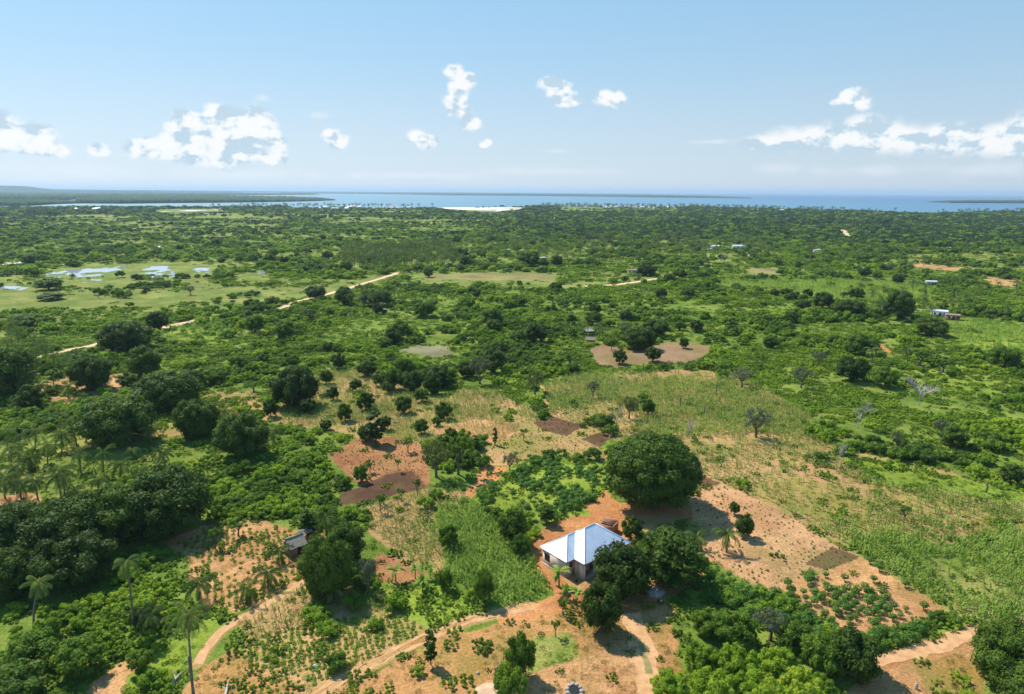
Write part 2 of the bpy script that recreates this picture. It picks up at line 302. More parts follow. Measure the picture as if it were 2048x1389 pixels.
# name, palette, shrub density, tree density, outline
REG = [
 ('farmeadow', 'farmead', .46, .05, [(0, 418), (700, 418), (1100, 425), (1100, 500), (700, 540), (0, 545)]),
 ('farwood', 'farwood', .97, .5, [(1000, 400), (2300, 400), (2300, 545), (1850, 520), (1500, 500), (1100, 500)]),
 ('farwood2', 'farwood', .9, .4, [(-200, 395), (330, 395), (560, 408), (1100, 408), (1100, 428), (560, 424), (0, 432), (-200, 435)]),
 ('poolzone', 'wet', .02, 0, [(60, 556), (100, 540), (240, 528), (350, 524), (430, 532), (440, 552), (535, 538), (540, 556), (380, 560), (300, 566), (200, 572), (60, 566)]),
 ('villagezone', 'farmead', .10, .01, [(1120, 408), (1360, 409), (1360, 427), (1110, 425)]),
 ('villagezone2', 'farmead', .13, .01, [(570, 409), (862, 409), (862, 430), (570, 428)]),
 ('sandflat', 'meadow', .06, 0, [(855, 415), (950, 414.6), (1062, 415), (1050, 420), (990, 425), (930, 423), (890, 419)]),
 ('sandflat2', 'farmead', .12, 0, [(312, 419.5), (360, 418), (450, 417), (445, 422.5), (360, 426), (308, 425)]),
 ('coconut', 'farmead', .25, .03, [(680, 500), (900, 495), (930, 530), (820, 545), (680, 548)]),
 ('coconut2', 'farmead', .45, .2, [(930, 480), (1500, 480), (1580, 520), (1300, 545), (960, 520)]),
 ('wet', 'wet', .22, .02, [(-60, 552), (100, 545), (420, 545), (540, 556), (700, 560), (790, 548), (740, 575), (640, 590), (520, 612), (420, 622), (300, 642), (130, 655), (-60, 690)]),
 ('wet2', 'wet', .08, .005, [(-60, 560), (200, 552), (400, 548), (430, 570), (300, 600), (120, 612), (-60, 610)]),
 ('midgrass', 'wet', .22, .02, [(820, 548), (1130, 545), (1330, 545), (1380, 552), (1250, 566), (1130, 580), (960, 575), (840, 566)]),
 ('midbrown', 'brown_wet', .05, 0, [(850, 552), (980, 545), (1110, 550), (1100, 562), (980, 560), (870, 562)]),
 ('farfield', 'bright', .03, .0, [(1385, 562), (1480, 560), (1640, 560), (1830, 566), (1870, 580), (1850, 600), (1700, 608), (1610, 595), (1540, 583), (1430, 580)]),
 ('farfield2', 'meadow', .2, .02, [(1850, 500), (2100, 505), (2100, 545), (1900, 540), (1800, 522)]),
 ('farbrown', 'brown_wet', .02, 0, [(1495, 540), (1560, 535), (1556, 548), (1510, 552)]),
 ('quarry', 'path', 0, 0, [(1810, 527), (1870, 530), (1925, 536), (1915, 543), (1850, 538)]),
 ('quarry2', 'path', 0, 0, [(1955, 552), (1990, 556), (2040, 560), (2034, 568), (2048, 578), (2000, 571), (1972, 568)]),
 ('rfield', 'bright', .12, .0, [(1880, 650), (1960, 640), (2120, 660), (2120, 760), (2000, 712), (1930, 690)]),
 ('rmead', 'bright', .35, .02, [(1760, 735), (1850, 738), (1960, 720), (2060, 735), (2060, 800), (1960, 790), (1850, 770)]),
 ('lowfield', 'bright', .45, 0, [(305, 665), (420, 640), (470, 650), (440, 690), (330, 700)]),
 ('bog', 'bog', .03, 0, [(800, 701), (830, 694), (880, 692), (912, 700), (900, 709), (850, 711), (812, 709)]),
 ('clearing', 'claybrown', .05, 0, [(1180, 700), (1200, 688), (1265, 700), (1340, 684), (1395, 688), (1435, 697), (1425, 716), (1340, 728), (1240, 733), (1195, 728)]),
 ('smallclear', 'orange', 0, 0, [(1755, 685), (1780, 688), (1785, 706), (1765, 705)]),
 ('lclear', 'tangreen', .22, 0, [(20, 790), (90, 765), (160, 745), (240, 740), (262, 765), (240, 790), (160, 800), (60, 812)]),
 ('lclear2', 'tangreen', .22, 0, [(310, 830), (400, 828), (430, 800), (440, 830), (390, 872), (300, 868)]),
 ('lclear3', 'tangreen', .3, 0, [(400, 790), (520, 780), (525, 810), (500, 830), (430, 820)]),
 ('palmgrove', 'meadow', .28, 0, [(-40, 900), (60, 855), (340, 880), (345, 935), (250, 960), (225, 1005), (60, 1008), (-40, 1000)]),
 ('palmfield', 'meadow', .06, 0, [(40, 960), (120, 930), (230, 930), (250, 960), (190, 1005), (60, 1005)]),
 ('palmtan', 'tan', .0, 0, [(10, 990), (70, 985), (110, 995), (100, 1008), (20, 1008)]),
 ('orchard', 'tangreen', .02, 0, [(520, 800), (560, 820), (600, 760), (640, 742), (720, 738), (770, 752), (800, 775), (870, 800), (920, 780), (975, 778), (1088, 828), (1040, 860), (985, 890), (930, 880), (850, 890), (780, 880), (700, 872), (600, 850), (530, 845)]),
 ('orchardtan', 'tan', .0, 0, [(860, 850), (960, 840), (1040, 850), (1000, 885), (900, 880)]),
 ('redfield', 'redtill', .03, 0, [(672, 905), (725, 878), (800, 872), (860, 895), (870, 960), (840, 985), (740, 990), (690, 960)]),
 ('darkfield', 'till', .0, 0, [(725, 975), (760, 955), (830, 940), (862, 965), (850, 980), (800, 985), (740, 1000), (670, 1010), (680, 985)]),
 ('tanfield', 'tangreen', .03, 0, [(735, 1010), (860, 975), (940, 985), (920, 1010), (880, 1040), (890, 1150), (830, 1130), (770, 1080), (735, 1060)]),
 ('maize', 'green', .0, 0, [(868, 1010), (960, 1005), (990, 1050), (1060, 1110), (1115, 1165), (1050, 1215), (1000, 1228), (930, 1180), (890, 1140)]),
 ('grassy', 'bright', .10, 0, [(780, 1185), (880, 1165), (980, 1225), (860, 1265), (810, 1235)]),
 ('pathcorner', 'orange', .03, 0, [(985, 1225), (1060, 1220), (1115, 1190), (1200, 1190), (1200, 1245), (1060, 1262), (1000, 1255)]),
 ('dotfield', 'tangreen', .01, 0, [(965, 900), (1065, 845), (1110, 832), (1240, 885), (1215, 925), (1130, 905), (1040, 935), (975, 925)]),
 ('dots2', 'orange', .03, 0, [(960, 930), (1040, 935), (1010, 985), (950, 995), (930, 985)]),
 ('cassbush', 'bright', .12, 0, [(1020, 940), (1060, 915), (1130, 905), (1215, 942), (1212, 985), (1165, 1020), (1195, 1040), (1130, 1050), (1040, 1030), (960, 1010), (950, 990)]),
 ('dryfield', 'tangreen', .035, 0, [(1085, 770), (1140, 752), (1230, 745), (1310, 742), (1450, 740), (1500, 760), (1560, 800), (1625, 830), (1610, 870), (1700, 908), (1850, 935), (1960, 962), (2090, 1000), (2090, 1150), (1850, 1120), (1700, 1095), (1560, 1018), (1420, 962), (1230, 880), (1100, 828)]),
 ('greenmaize', 'meadow', .0, 0, [(1690, 1075), (1790, 1060), (1900, 1100), (1960, 1060), (2100, 1030), (2100, 1270), (1960, 1240), (1895, 1222), (1720, 1112)]),
 ('brightpatch', 'bright', .03, 0, [(1690, 920), (1800, 930), (1990, 970), (2100, 990), (2100, 1015), (1900, 985), (1760, 965)]),
 ('till1', 'till', 0, 0, [(1065, 845), (1110, 832), (1168, 853), (1135, 873), (1085, 862)]),
 ('till2', 'till', 0, 0, [(1165, 880), (1202, 866), (1238, 884), (1210, 900)]),
 ('brighttri', 'bright', .0, 0, [(1203, 902), (1240, 880), (1252, 900), (1240, 915)]),
 ('till3', 'till', 0, 0, [(1385, 942), (1448, 968), (1402, 978), (1380, 965)]),
 ('plot', 'pinktan', 0, 0, [(1370, 1000), (1400, 978), (1450, 970), (1560, 1018), (1665, 1085), (1720, 1110), (1640, 1140), (1580, 1170), (1545, 1190), (1420, 1120), (1385, 1060)]),
 ('till4', 'till', 0, 0, [(1608, 1126), (1665, 1090), (1722, 1113), (1652, 1141)]),
 ('cassplot', 'tan', 0, 0, [(1545, 1190), (1585, 1165), (1650, 1141), (1722, 1113), (1897, 1222), (1740, 1264), (1660, 1258), (1590, 1215)]),
 ('yard1', 'orange', 0, 0, [(1168, 1015), (1215, 985), (1240, 1005), (1380, 1000), (1400, 1060), (1300, 1062), (1250, 1075), (1215, 1050), (1185, 1035)]),
 ('shadegrass', 'tangreen', .05, 0, [(1255, 1040), (1330, 1030), (1420, 1050), (1430, 1085), (1290, 1082)]),
 ('yard', 'orange', 0, 0, [(1056, 1085), (1110, 1048), (1190, 1035), (1270, 1070), (1270, 1130), (1260, 1190), (1215, 1215), (1120, 1200), (1085, 1150), (1062, 1115)]),
 ('yard2', 'path', 0, 0, [(1110, 1120), (1130, 1100), (1195, 1110), (1225, 1150), (1195, 1185), (1140, 1185)]),
 ('underT', 'tan', .0, 0, [(1230, 1190), (1330, 1150), (1420, 1140), (1430, 1180), (1340, 1200), (1350, 1240), (1250, 1250)]),
 ('bottom', 'dry', .02, 0, [(870, 1275), (1000, 1245), (1130, 1235), (1270, 1240), (1345, 1250), (1370, 1400), (1340, 1430), (620, 1430), (650, 1400), (760, 1345)]),
 ('bottomtan', 'tan', .0, 0, [(1110, 1310), (1200, 1300), (1290, 1260), (1320, 1430), (930, 1430), (960, 1360), (1050, 1330)]),
 ('bottomgrn', 'meadow', .0, 0, [(1075, 1265), (1140, 1268), (1150, 1300), (1090, 1330), (1060, 1350), (1055, 1300)]),
 ('rightlush', 'bright', .25, 0, [(1425, 1130), (1500, 1180), (1580, 1190), (1660, 1262), (1740, 1268), (1900, 1228), (1960, 1235), (1950, 1262), (1850, 1290), (1760, 1310), (1600, 1280), (1420, 1215), (1360, 1200)]),
 ('rightbare', 'path', .02, 0, [(1645, 1430), (1680, 1389), (1750, 1345), (1770, 1305), (1850, 1288), (1950, 1258), (2000, 1260), (1965, 1300), (1960, 1430)]),
 ('rightdry', 'dry', .05, 0, [(1820, 1325), (1900, 1300), (1955, 1310), (1965, 1400), (1850, 1370)]),
 ('rightcorner', 'tan', .05, 0, [(1990, 1240), (2030, 1235), (2080, 1240), (2080, 1300), (2030, 1290)]),
 ('hutarea', 'tan', .10, 0, [(345, 1080), (420, 1050), (520, 1040), (575, 1060), (620, 1060), (640, 1100), (620, 1150), (540, 1200), (470, 1230), (430, 1215), (400, 1150), (400, 1120)]),
 ('hutbare', 'redtill', .0, 0, [(575, 1100), (640, 1060), (660, 1075), (640, 1110), (620, 1140), (585, 1125)]),
 ('palmbare', 'redtill', .03, 0, [(745, 1130), (760, 1100), (800, 1110), (860, 1150), (820, 1165), (770, 1160)]),
 ('lefttan', 'tangreen', .05, 0, [(470, 1240), (560, 1190), (640, 1160), (700, 1170), (780, 1190), (800, 1235), (690, 1235), (560, 1270), (500, 1275)]),
 ('beans', 'tangreen', .02, 0, [(500, 1275), (560, 1265), (690, 1235), (800, 1230), (860, 1262), (690, 1345), (610, 1400), (520, 1390), (480, 1330)]),
 ('beansdry', 'dry', .05, 0, [(400, 1345), (470, 1300), (520, 1340), (580, 1370), (610, 1430), (330, 1430)]),
 ('leftbright', 'bright', .05, 0, [(400, 1240), (450, 1200), (480, 1230), (440, 1270), (400, 1300), (360, 1340), (260, 1400), (240, 1360), (340, 1290)]),
 ('leftbare', 'tan', .02, 0, [(180, 1430), (190, 1360), (240, 1330), (280, 1310), (300, 1325), (260, 1350), (245, 1430)]),
]
RW = [(n, p, a, b, np.array([G(x, max(y, 386))[:2] for x, y in pts])) for n, p, a, b, pts in REG]
def inside(x, y, poly):
    r = np.zeros(len(x), bool); bb = (x >= poly[:, 0].min()) & (x <= poly[:, 0].max()) & (y >= poly[:, 1].min()) & (y <= poly[:, 1].max())
    if not bb.any(): return r
    X, Y = x[bb], y[bb]; c = np.zeros(len(X), bool); n = len(poly)
    for i in range(n):
        x1, y1 = poly[i]; x2, y2 = poly[(i + 1) % n]
        if y1 == y2: continue
        c ^= ((y1 > Y) != (y2 > Y)) & (X < (x2 - x1) * (Y - y1) / (y2 - y1) + x1)
    r[bb] = c
    return r
SHARP = {'till1', 'till2', 'till3', 'till4', 'plot', 'cassplot', 'maize'}
def region(x, y):
    d = np.hypot(x, y); a = np.clip(d * .012, .7, 60)
    jx = x + (fbm(x, y, 9, 5, 3) - .5) * 2.2 * a + (fbm(x, y, 60, 8, 2) - .5) * 1.2 * a; jy = y + (fbm(x, y, 9, 6, 3) - .5) * 4 * a
    r = np.full(len(x), -1)
    for i, (n, p, s, t, poly) in enumerate(RW):
        if n in SHARP: m = inside(x + (jx - x) * .4, y + (jy - y) * .35, poly)
        else: m = inside(jx, jy, poly)
        r[m] = i
    return r
SHR = np.array([q[2] for q in RW] + [.76]); TRE = np.array([q[3] for q in RW] + [.10])
RID = {q[0]: i for i, q in enumerate(RW)}

# tracks: photograph outlines with a width in metres
TRK = [
 ('dirt_track', [(612, 1405), (700, 1352), (790, 1305), (870, 1268), (940, 1240), (992, 1228), (1060, 1212)], 2.2, 'ruts'),
 ('dirt_track', [(1255, 1228), (1275, 1262), (1290, 1310), (1296, 1350), (1290, 1420)], 3.0, 'wide'),
 ('footpath', [(608, 1118), (622, 1150), (585, 1180), (540, 1205), (490, 1235), (445, 1262), (415, 1295), (395, 1330)], 1.3, 'foot'),
 ('dirt_track', [(1745, 1325), (1800, 1312), (1860, 1295), (1920, 1275), (1965, 1255)], 2.4, 'wide'),
 ('dirt_road', [(-20, 735), (70, 717), (130, 702), (190, 690), (250, 673), (300, 662), (360, 648), (420, 635)], 3.6, 'road'),
 ('dirt_road', [(560, 618), (600, 603), (650, 590), (705, 574), (760, 558), (800, 545), (830, 540)], 4.5, 'road'),
 ('dirt_road', [(1170, 573), (1240, 569), (1300, 560), (1340, 554), (1385, 546)], 4.5, 'road'),
 ('dirt_road', [(1684, 460), (1690, 466), (1697, 475)], 8, 'road'),
 ('dirt_road', [(1106, 435), (1116, 441), (1128, 446)], 4, 'road'),
 ('footpath', [(215, 752), (232, 770), (238, 780)], 2.0, 'foot'),
]
TW = [np.array([G(x, y)[:2] for x, y in t[1]]) for t in TRK]
def dist_track(x, y):
    best = np.full(len(x), 1e9)
    for t, w in zip(TRK, TW):
        for i in range(len(w) - 1):
            a, b = w[i], w[i + 1]; ab = b - a; l2 = (ab ** 2).sum()
            q = np.clip(((x - a[0]) * ab[0] + (y - a[1]) * ab[1]) / l2, 0, 1)
            best = np.minimum(best, np.hypot(x - a[0] - q * ab[0], y - a[1] - q * ab[1]) - t[2] / 2)
    return best
COAST = [(-700, 408), (-100, 408), (0, 411), (110, 411), (170, 410), (300, 411), (420, 411), (560, 410), (660, 411), (760, 411), (880, 412), (1040, 410), (1120, 409), (1340, 411), (1500, 414), (1620, 417), (1740, 421), (1840, 425), (1930, 423), (2048, 421), (2500, 419)]
COAST_W = np.array([G(x, y)[:2] for x, y in COAST])
def on_land(x, y):
    px, py, _ = proj(x, y)
    return py > np.interp(px, [c[0] for c in COAST], [c[1] + (5.5 if c[0] < 520 else 4.4 if c[0] < 1400 else 4.5) for c in COAST])

# ------------------------------------------------------------------ ground sheet
def lines():
    ys = [66.0]
    while ys[-1] < 3600: ys.append(ys[-1] + max(.38, ys[-1] * .0042))
    xs = [0.0]
    while xs[-1] < 3600: xs.append(xs[-1] + (.40 if xs[-1] < 75 else max(.40, xs[-1] * .0062)))
    xs = np.array(xs); return np.concatenate([-xs[:0:-1], xs]), np.array(ys)
gx, gy = lines()
XX, YY = np.meshgrid(gx, gy); XX = XX.ravel(); YY = YY.ravel()
vis = np.abs(XX) < YY * .80 + 12
rid = np.full(len(XX), -1); rid[vis] = region(XX[vis], YY[vis])
pal = [PAL[q[1]] for q in RW] + [PAL['green']]
C1 = np.array([p[0] for p in pal])[rid]; C2 = np.array([p[1] for p in pal])[rid]
tk = np.where(vis & (YY < 210))[0]; tw = np.clip(.7 - dist_track(XX[tk], YY[tk]) * 1.6, 0, 1)[:, None] * .8
C1[tk] = C1[tk] * (1 - tw) + np.array(PAL['path'][0]) * tw; C2[tk] = C2[tk] * (1 - tw) + np.array(PAL['orange'][1]) * tw
ZZ = np.zeros(len(XX)); nb = np.where(vis & (YY < 300))[0]
ZZ[nb] = (fbm(XX[nb], YY[nb], 2.2, 31, 3) - .5) * .16 * np.clip(dist_track(XX[nb], YY[nb]) - .3, 0, 1)
mv = np.ones(len(XX)); mg = np.zeros(len(XX)); k_v = np.where(vis)[0]
mv[k_v] = .72 + .58 * fbm(XX[k_v], YY[k_v], 14, 91, 4); mg[k_v] = np.clip((fbm(XX[k_v], YY[k_v], 9, 95, 4) - .50) * 3.2, 0, .75)
soil = (C1[:, 0] > C1[:, 1] * 1.25) & (rid >= 0)
C1 = C1 * mv[:, None]; C2 = C2 * mv[:, None]
gm = (mg * soil * .6)[:, None]; C2 = C2 * (1 - gm) + np.array((.17, .17, .045)) * gm
nx, ny = len(gx), len(gy)
I = (np.arange(ny - 1)[:, None] * nx + np.arange(nx - 1)[None]).ravel()
keep = (np.abs(XX[I]) < YY[I] * .80 + 12)
landv = on_land(XX, YY); keep &= landv[I]
I = I[keep]; Qg = np.stack([I, I + 1, I + nx + 1, I + nx], 1)
used = np.zeros(len(XX), bool); used[Qg.ravel()] = True; remap = np.cumsum(used) - 1
gme = raw_mesh('ground', np.stack([XX, YY, ZZ], 1)[used], remap[Qg], smooth=True)
for nm, cc in (('c1', C1), ('c2', C2)):
    a = gme.attributes.new(nm, 'FLOAT_COLOR', 'POINT'); a.data.foreach_set('color', np.concatenate([cc[used], np.ones((used.sum(), 1))], 1).astype(np.float32).ravel())
m, N, L = newmat('earth')
a1 = N.new('ShaderNodeAttribute'); a1.attribute_name = 'c1'; a2 = N.new('ShaderNodeAttribute'); a2.attribute_name = 'c2'
ge = N.new('ShaderNodeNewGeometry')
n1 = N.new('ShaderNodeTexNoise'); n1.inputs['Scale'].default_value = .35; n1.inputs['Detail'].default_value = 9; n1.inputs['Roughness'].default_value = .72; L.new(ge.outputs['Position'], n1.inputs['Vector'])
n2 = N.new('ShaderNodeTexNoise'); n2.inputs['Scale'].default_value = .06; n2.inputs['Detail'].default_value = 4; L.new(ge.outputs['Position'], n2.inputs['Vector'])
n3 = N.new('ShaderNodeTexNoise'); n3.inputs['Scale'].default_value = 2.5; n3.inputs['Detail'].default_value = 6; L.new(ge.outputs['Position'], n3.inputs['Vector'])
t = math_n(N, L, 'ADD', n1.outputs['Fac'], math_n(N, L, 'SUBTRACT', n2.outputs['Fac'], .5))
mr = N.new('ShaderNodeMapRange'); mr.inputs[1].default_value = .38; mr.inputs[2].default_value = .62; L.new(t, mr.inputs[0])
mx = N.new('ShaderNodeMix'); mx.data_type = 'RGBA'; L.new(mr.outputs[0], mx.inputs[0]); L.new(a1.outputs['Color'], mx.inputs[6]); L.new(a2.outputs['Color'], mx.inputs[7])
mr2 = N.new('ShaderNodeMapRange'); mr2.inputs[1].default_value = .3; mr2.inputs[2].default_value = .7; mr2.inputs[3].default_value = .72; mr2.inputs[4].default_value = 1.25; L.new(n3.outputs['Fac'], mr2.inputs[0])
vm = N.new('ShaderNodeVectorMath'); vm.operation = 'SCALE'; L.new(mx.outputs[2], vm.inputs[0]); L.new(mr2.outputs[0], vm.inputs['Scale'])
p = N.new('ShaderNodeBsdfPrincipled'); L.new(vm.outputs[0], p.inputs['Base Color']); p.inputs['Roughness'].default_value = .95; p.inputs['Specular IOR Level'].default_value = .05
bp = N.new('ShaderNodeBump'); bp.inputs['Strength'].default_value = .7; bp.inputs['Distance'].default_value = .25; L.new(n3.outputs['Fac'], bp.inputs['Height']); L.new(bp.outputs[0], p.inputs['Normal'])
o = N.new('ShaderNodeOutputMaterial'); L.new(p.outputs[0], o.inputs[0]); M['earth'] = m
gme.materials.append(m)
tag(addobj('ground', gme), kind='structure')

def strip_mat(name, c1, c2):
    m, N, L = newmat(name)
    ge = N.new('ShaderNodeNewGeometry'); n1 = N.new('ShaderNodeTexNoise'); n1.inputs['Scale'].default_value = .9; n1.inputs['Detail'].default_value = 8
    L.new(ge.outputs['Position'], n1.inputs['Vector']); rp = ramp(N, [(.35, c1), (.65, c2)]); L.new(n1.outputs['Fac'], rp.inputs[0])
    p = N.new('ShaderNodeBsdfPrincipled'); L.new(rp.outputs[0], p.inputs['Base Color']); p.inputs['Roughness'].default_value = .95; p.inputs['Specular IOR Level'].default_value = .05
    o = N.new('ShaderNodeOutputMaterial'); L.new(p.outputs[0], o.inputs[0]); return m
M['track'] = strip_mat('track_earth', (.60, .35, .165), (.46, .25, .11))
M['road'] = strip_mat('road_earth', (.72, .50, .31), (.60, .39, .22))
M['rutgrass'] = strip_mat('rut_middle', (.32, .24, .10), (.20, .19, .06))
def smooth_path(w, step):
    seg = []
    for i in range(len(w) - 1):
        p0, p1, p2, p3 = w[max(i - 1, 0)], w[i], w[i + 1], w[min(i + 2, len(w) - 1)]
        n = max(2, int(np.hypot(*(p2 - p1)) / step))
        for k in range(n):
            t = k / n; seg.append(.5 * ((2 * p1) + (p2 - p0) * t + (2 * p0 - 5 * p1 + 4 * p2 - p3) * t * t + (3 * p1 - p0 - 3 * p2 + p3) * t ** 3))
    seg.append(w[-1]); return np.array(seg)
def ribbon(b, path, off, wid, z, seed, jit):
    tg = np.gradient(path, axis=0); tg /= np.linalg.norm(tg, axis=1)[:, None]; nn = np.stack([-tg[:, 1], tg[:, 0]], 1)
    k = np.arange(len(path)); ja = (fbm(k * 1.0, k * 0, 6, seed, 3) - .5) * jit; jb = (fbm(k * 1.0, k * 0, 6, seed + 9, 3) - .5) * jit
    nrow = 5; V = []
    for r in range(nrow):
        s = (r / (nrow - 1) - .5); e = ja if r == 0 else (jb if r == nrow - 1 else 0)
        P = path + nn * (off + s * wid + e)[:, None] if np.ndim(off + s * wid + e) else path + nn * (off + s * wid)
        V.append(np.concatenate([P, np.full((len(P), 1), z)], 1))
    V = np.stack(V, 1).reshape(-1, 3); Q = [[i * nrow + r, i * nrow + r + 1, (i + 1) * nrow + r + 1, (i + 1) * nrow + r] for i in range(len(path) - 1) for r in range(nrow - 1)]
    b.quads(V, Q)
for i, ((nm, _, wd, kd), w) in enumerate(zip(TRK, TW)):
    far = kd == 'road'; pth = smooth_path(w, 4 if far else .35); b = MB()
    if kd == 'ruts': ribbon(b, pth, -.62, .6, .02, i * 5, .9); ribbon(b, pth, .62, .6, .02, i * 5 + 2, .9)
    elif kd == 'foot': ribbon(b, pth, 0, wd, .02, i * 5, .6)
    else: ribbon(b, pth, 0, wd, .02 if not far else .05, i * 5, wd * .6)
    tag(b.build(nm, M['road' if far else 'track']), kind='structure')
b = MB(); ribbon(b, smooth_path(np.array([G(x, y)[:2] for x, y in [(1280, 1285), (1290, 1318), (1298, 1348)]]), .35), 0, .9, .035, 3, .8); tag(b.build('path_verge', M['rutgrass']), kind='structure')

# ------------------------------------------------------------------ sea, islands, far shore, hills, pools
m, N, L = newmat('sea_water')
p = N.new('ShaderNodeBsdfPrincipled'); p.inputs['Roughness'].default_value = .35; p.inputs['Specular IOR Level'].default_value = .35
ge = N.new('ShaderNodeNewGeometry'); sx = N.new('ShaderNodeSeparateXYZ'); L.new(ge.outputs['Position'], sx.inputs[0])
rr = N.new('ShaderNodeMapRange'); rr.inputs[1].default_value = -1500; rr.inputs[2].default_value = 3500; L.new(sx.outputs[0], rr.inputs[0])
rp = ramp(N, [(0, (.15, .28, .31)), (.5, (.075, .20, .28)), (1, (.035, .12, .23))]); L.new(rr.outputs[0], rp.inputs[0]); L.new(rp.outputs[0], p.inputs['Base Color'])
no = N.new('ShaderNodeTexNoise'); no.inputs['Scale'].default_value = .02; no.inputs['Detail'].default_value = 8; L.new(ge.outputs['Position'], no.inputs['Vector'])
bp = N.new('ShaderNodeBump'); bp.inputs['Strength'].default_value = .5; bp.inputs['Distance'].default_value = 6; L.new(no.outputs['Fac'], bp.inputs['Height']); L.new(bp.outputs[0], p.inputs['Normal'])
o = N.new('ShaderNodeOutputMaterial'); L.new(p.outputs[0], o.inputs[0]); M['sea'] = m
sea = raw_mesh('sea', [(-70000, 1500, -1), (70000, 1500, -1), (70000, 75000, -1), (-70000, 75000, -1)], [[0, 1, 2, 3]], mats=(m,))
tag(addobj('sea', sea), kind='structure')
m, N, L = newmat('far_woodland')
ge = N.new('ShaderNodeNewGeometry'); no = N.new('ShaderNodeTexNoise'); no.inputs['Scale'].default_value = .006; no.inputs['Detail'].default_value = 8; no.inputs['Roughness'].default_value = .7; L.new(ge.outputs['Position'], no.inputs['Vector'])
rp = ramp(N, [(.3, (.025, .05, .02)), (.7, (.07, .11, .04))]); L.new(no.outputs['Fac'], rp.inputs[0])
p = N.new('ShaderNodeBsdfPrincipled'); L.new(rp.outputs[0], p.inputs['Base Color']); p.inputs['Roughness'].default_value = 1; p.inputs['Specular IOR Level'].default_value = 0
o = N.new('ShaderNodeOutputMaterial'); L.new(p.outputs[0], o.inputs[0]); M['farland'] = m
def landmass(name, xs, near, far, h, seed, kind='structure'):
    """a low wooded landmass: near and far shores as photograph heights at each x"""
    rng = np.random.default_rng(seed); n = 260; px = np.linspace(xs[0], xs[-1], n); yn = np.interp(px, xs, near); yf = np.interp(px, xs, far)
    rows = 14; V = []
    for i in range(n):
        a = G(px[i], yn[i]); c = G(px[i], min(yf[i], yn[i] - .25)); 
        for r in range(rows):
            t = r / (rows - 1); q = a * (1 - t) + c * t; hh = np.interp(px[i], xs, h)
            z = -1 if r in (0, rows - 1) else hh * (.35 + .65 * rng.random())
            if r == 1: q = a * .999 + c * .001
            V.append((q[0], q[1], z if 0 < i < n - 1 else -1))
    Q = [[i * rows + r, (i + 1) * rows + r, (i + 1) * rows + r + 1, i * rows + r + 1] for i in range(n - 1) for r in range(rows - 1)]
    tag(addobj(name, raw_mesh(name, V, Q, mats=(M['farland'],))), kind=kind)
landmass('island', [560, 640, 760, 900, 1100, 1300, 1420, 1505], [388, 387.3, 388.5, 391, 392.5, 395, 396, 397.3], [384.6, 384.4, 384.5, 385.6, 387.6, 390.5, 393.2, 396.4], [9, 12, 14, 18, 18, 16, 12, 4], 1)
landmass('island', [1855, 1900, 1960, 2048, 2300], [404.6, 406, 406.3, 406.6, 407], [404.2, 402.5, 402.4, 402.3, 402], [3, 9, 11, 12, 12], 2)
landmass('peninsula', [150, 240, 330, 440, 560, 640, 672], [406.8, 407.5, 406.5, 405.6, 404, 402, 400.6], [392, 392, 392, 392.6, 394, 396.5, 399.8], [14, 14, 14, 14, 12, 8, 3], 3)
landmass('far_shore', [-400, 0, 120, 200, 400, 470, 620, 640], [402, 402, 402, 394, 391.5, 391, 389.8, 389.2], [384, 384, 384, 384, 385.5, 386.3, 387.8, 388.9], [22, 22, 20, 18, 14, 12, 8, 3], 4)
landmass('far_shore', [-700, -100, 60, 120, 180], [412, 412, 411.5, 408, 406.5], [400, 400, 400, 402, 405], [12, 12, 12, 10, 5], 7)
landmass('far_shore', [60, 300, 520, 620, 760, 800], [385.6, 385.4, 385.4, 385.3, 385.2, 385.1], [383.2, 383.2, 383.4, 383.6, 384.2, 384.8], [60, 50, 30, 20, 12, 3], 5)
# the low plateau on the horizon: a ridge about 20 km away
V = []; n = 200
for i in range(n):
    px = -600 + i * 900 / (n - 1); top = np.interp(px, [-600, -100, 0, 40, 62, 80, 100, 160, 220, 300], [371.5, 370.5, 371.5, 372.5, 374, 376.5, 378.5, 381, 382.2, 383.5])
    for (D, fz) in ((11000, 0), (12000, 1), (15000, 1), (15500, 0)):
        q = GV(px, top + (.4 * math.sin(i * 1.7) * .3), 12000); V.append((q[0] * D / 12000, D, q[2] if fz else -1))
Q = [[i * 4 + r, (i + 1) * 4 + r, (i + 1) * 4 + r + 1, i * 4 + r + 1] for i in range(n - 1) for r in range(3)]
tag(addobj('hills', raw_mesh('hills', V, Q, mats=(M['farland'],), smooth=True)), kind='structure')
m, N, L = newmat('pool_water')
p = N.new('ShaderNodeBsdfPrincipled'); p.inputs['Base Color'].default_value = (.38, .42, .43, 1); p.inputs['Roughness'].default_value = .06; p.inputs['Specular IOR Level'].default_value = .8
o = N.new('ShaderNodeOutputMaterial'); L.new(p.outputs[0], o.inputs[0]); M['pool'] = m
M['saltpan'] = strip_mat('pale_sand', (.80, .70, .58), (.92, .85, .75))
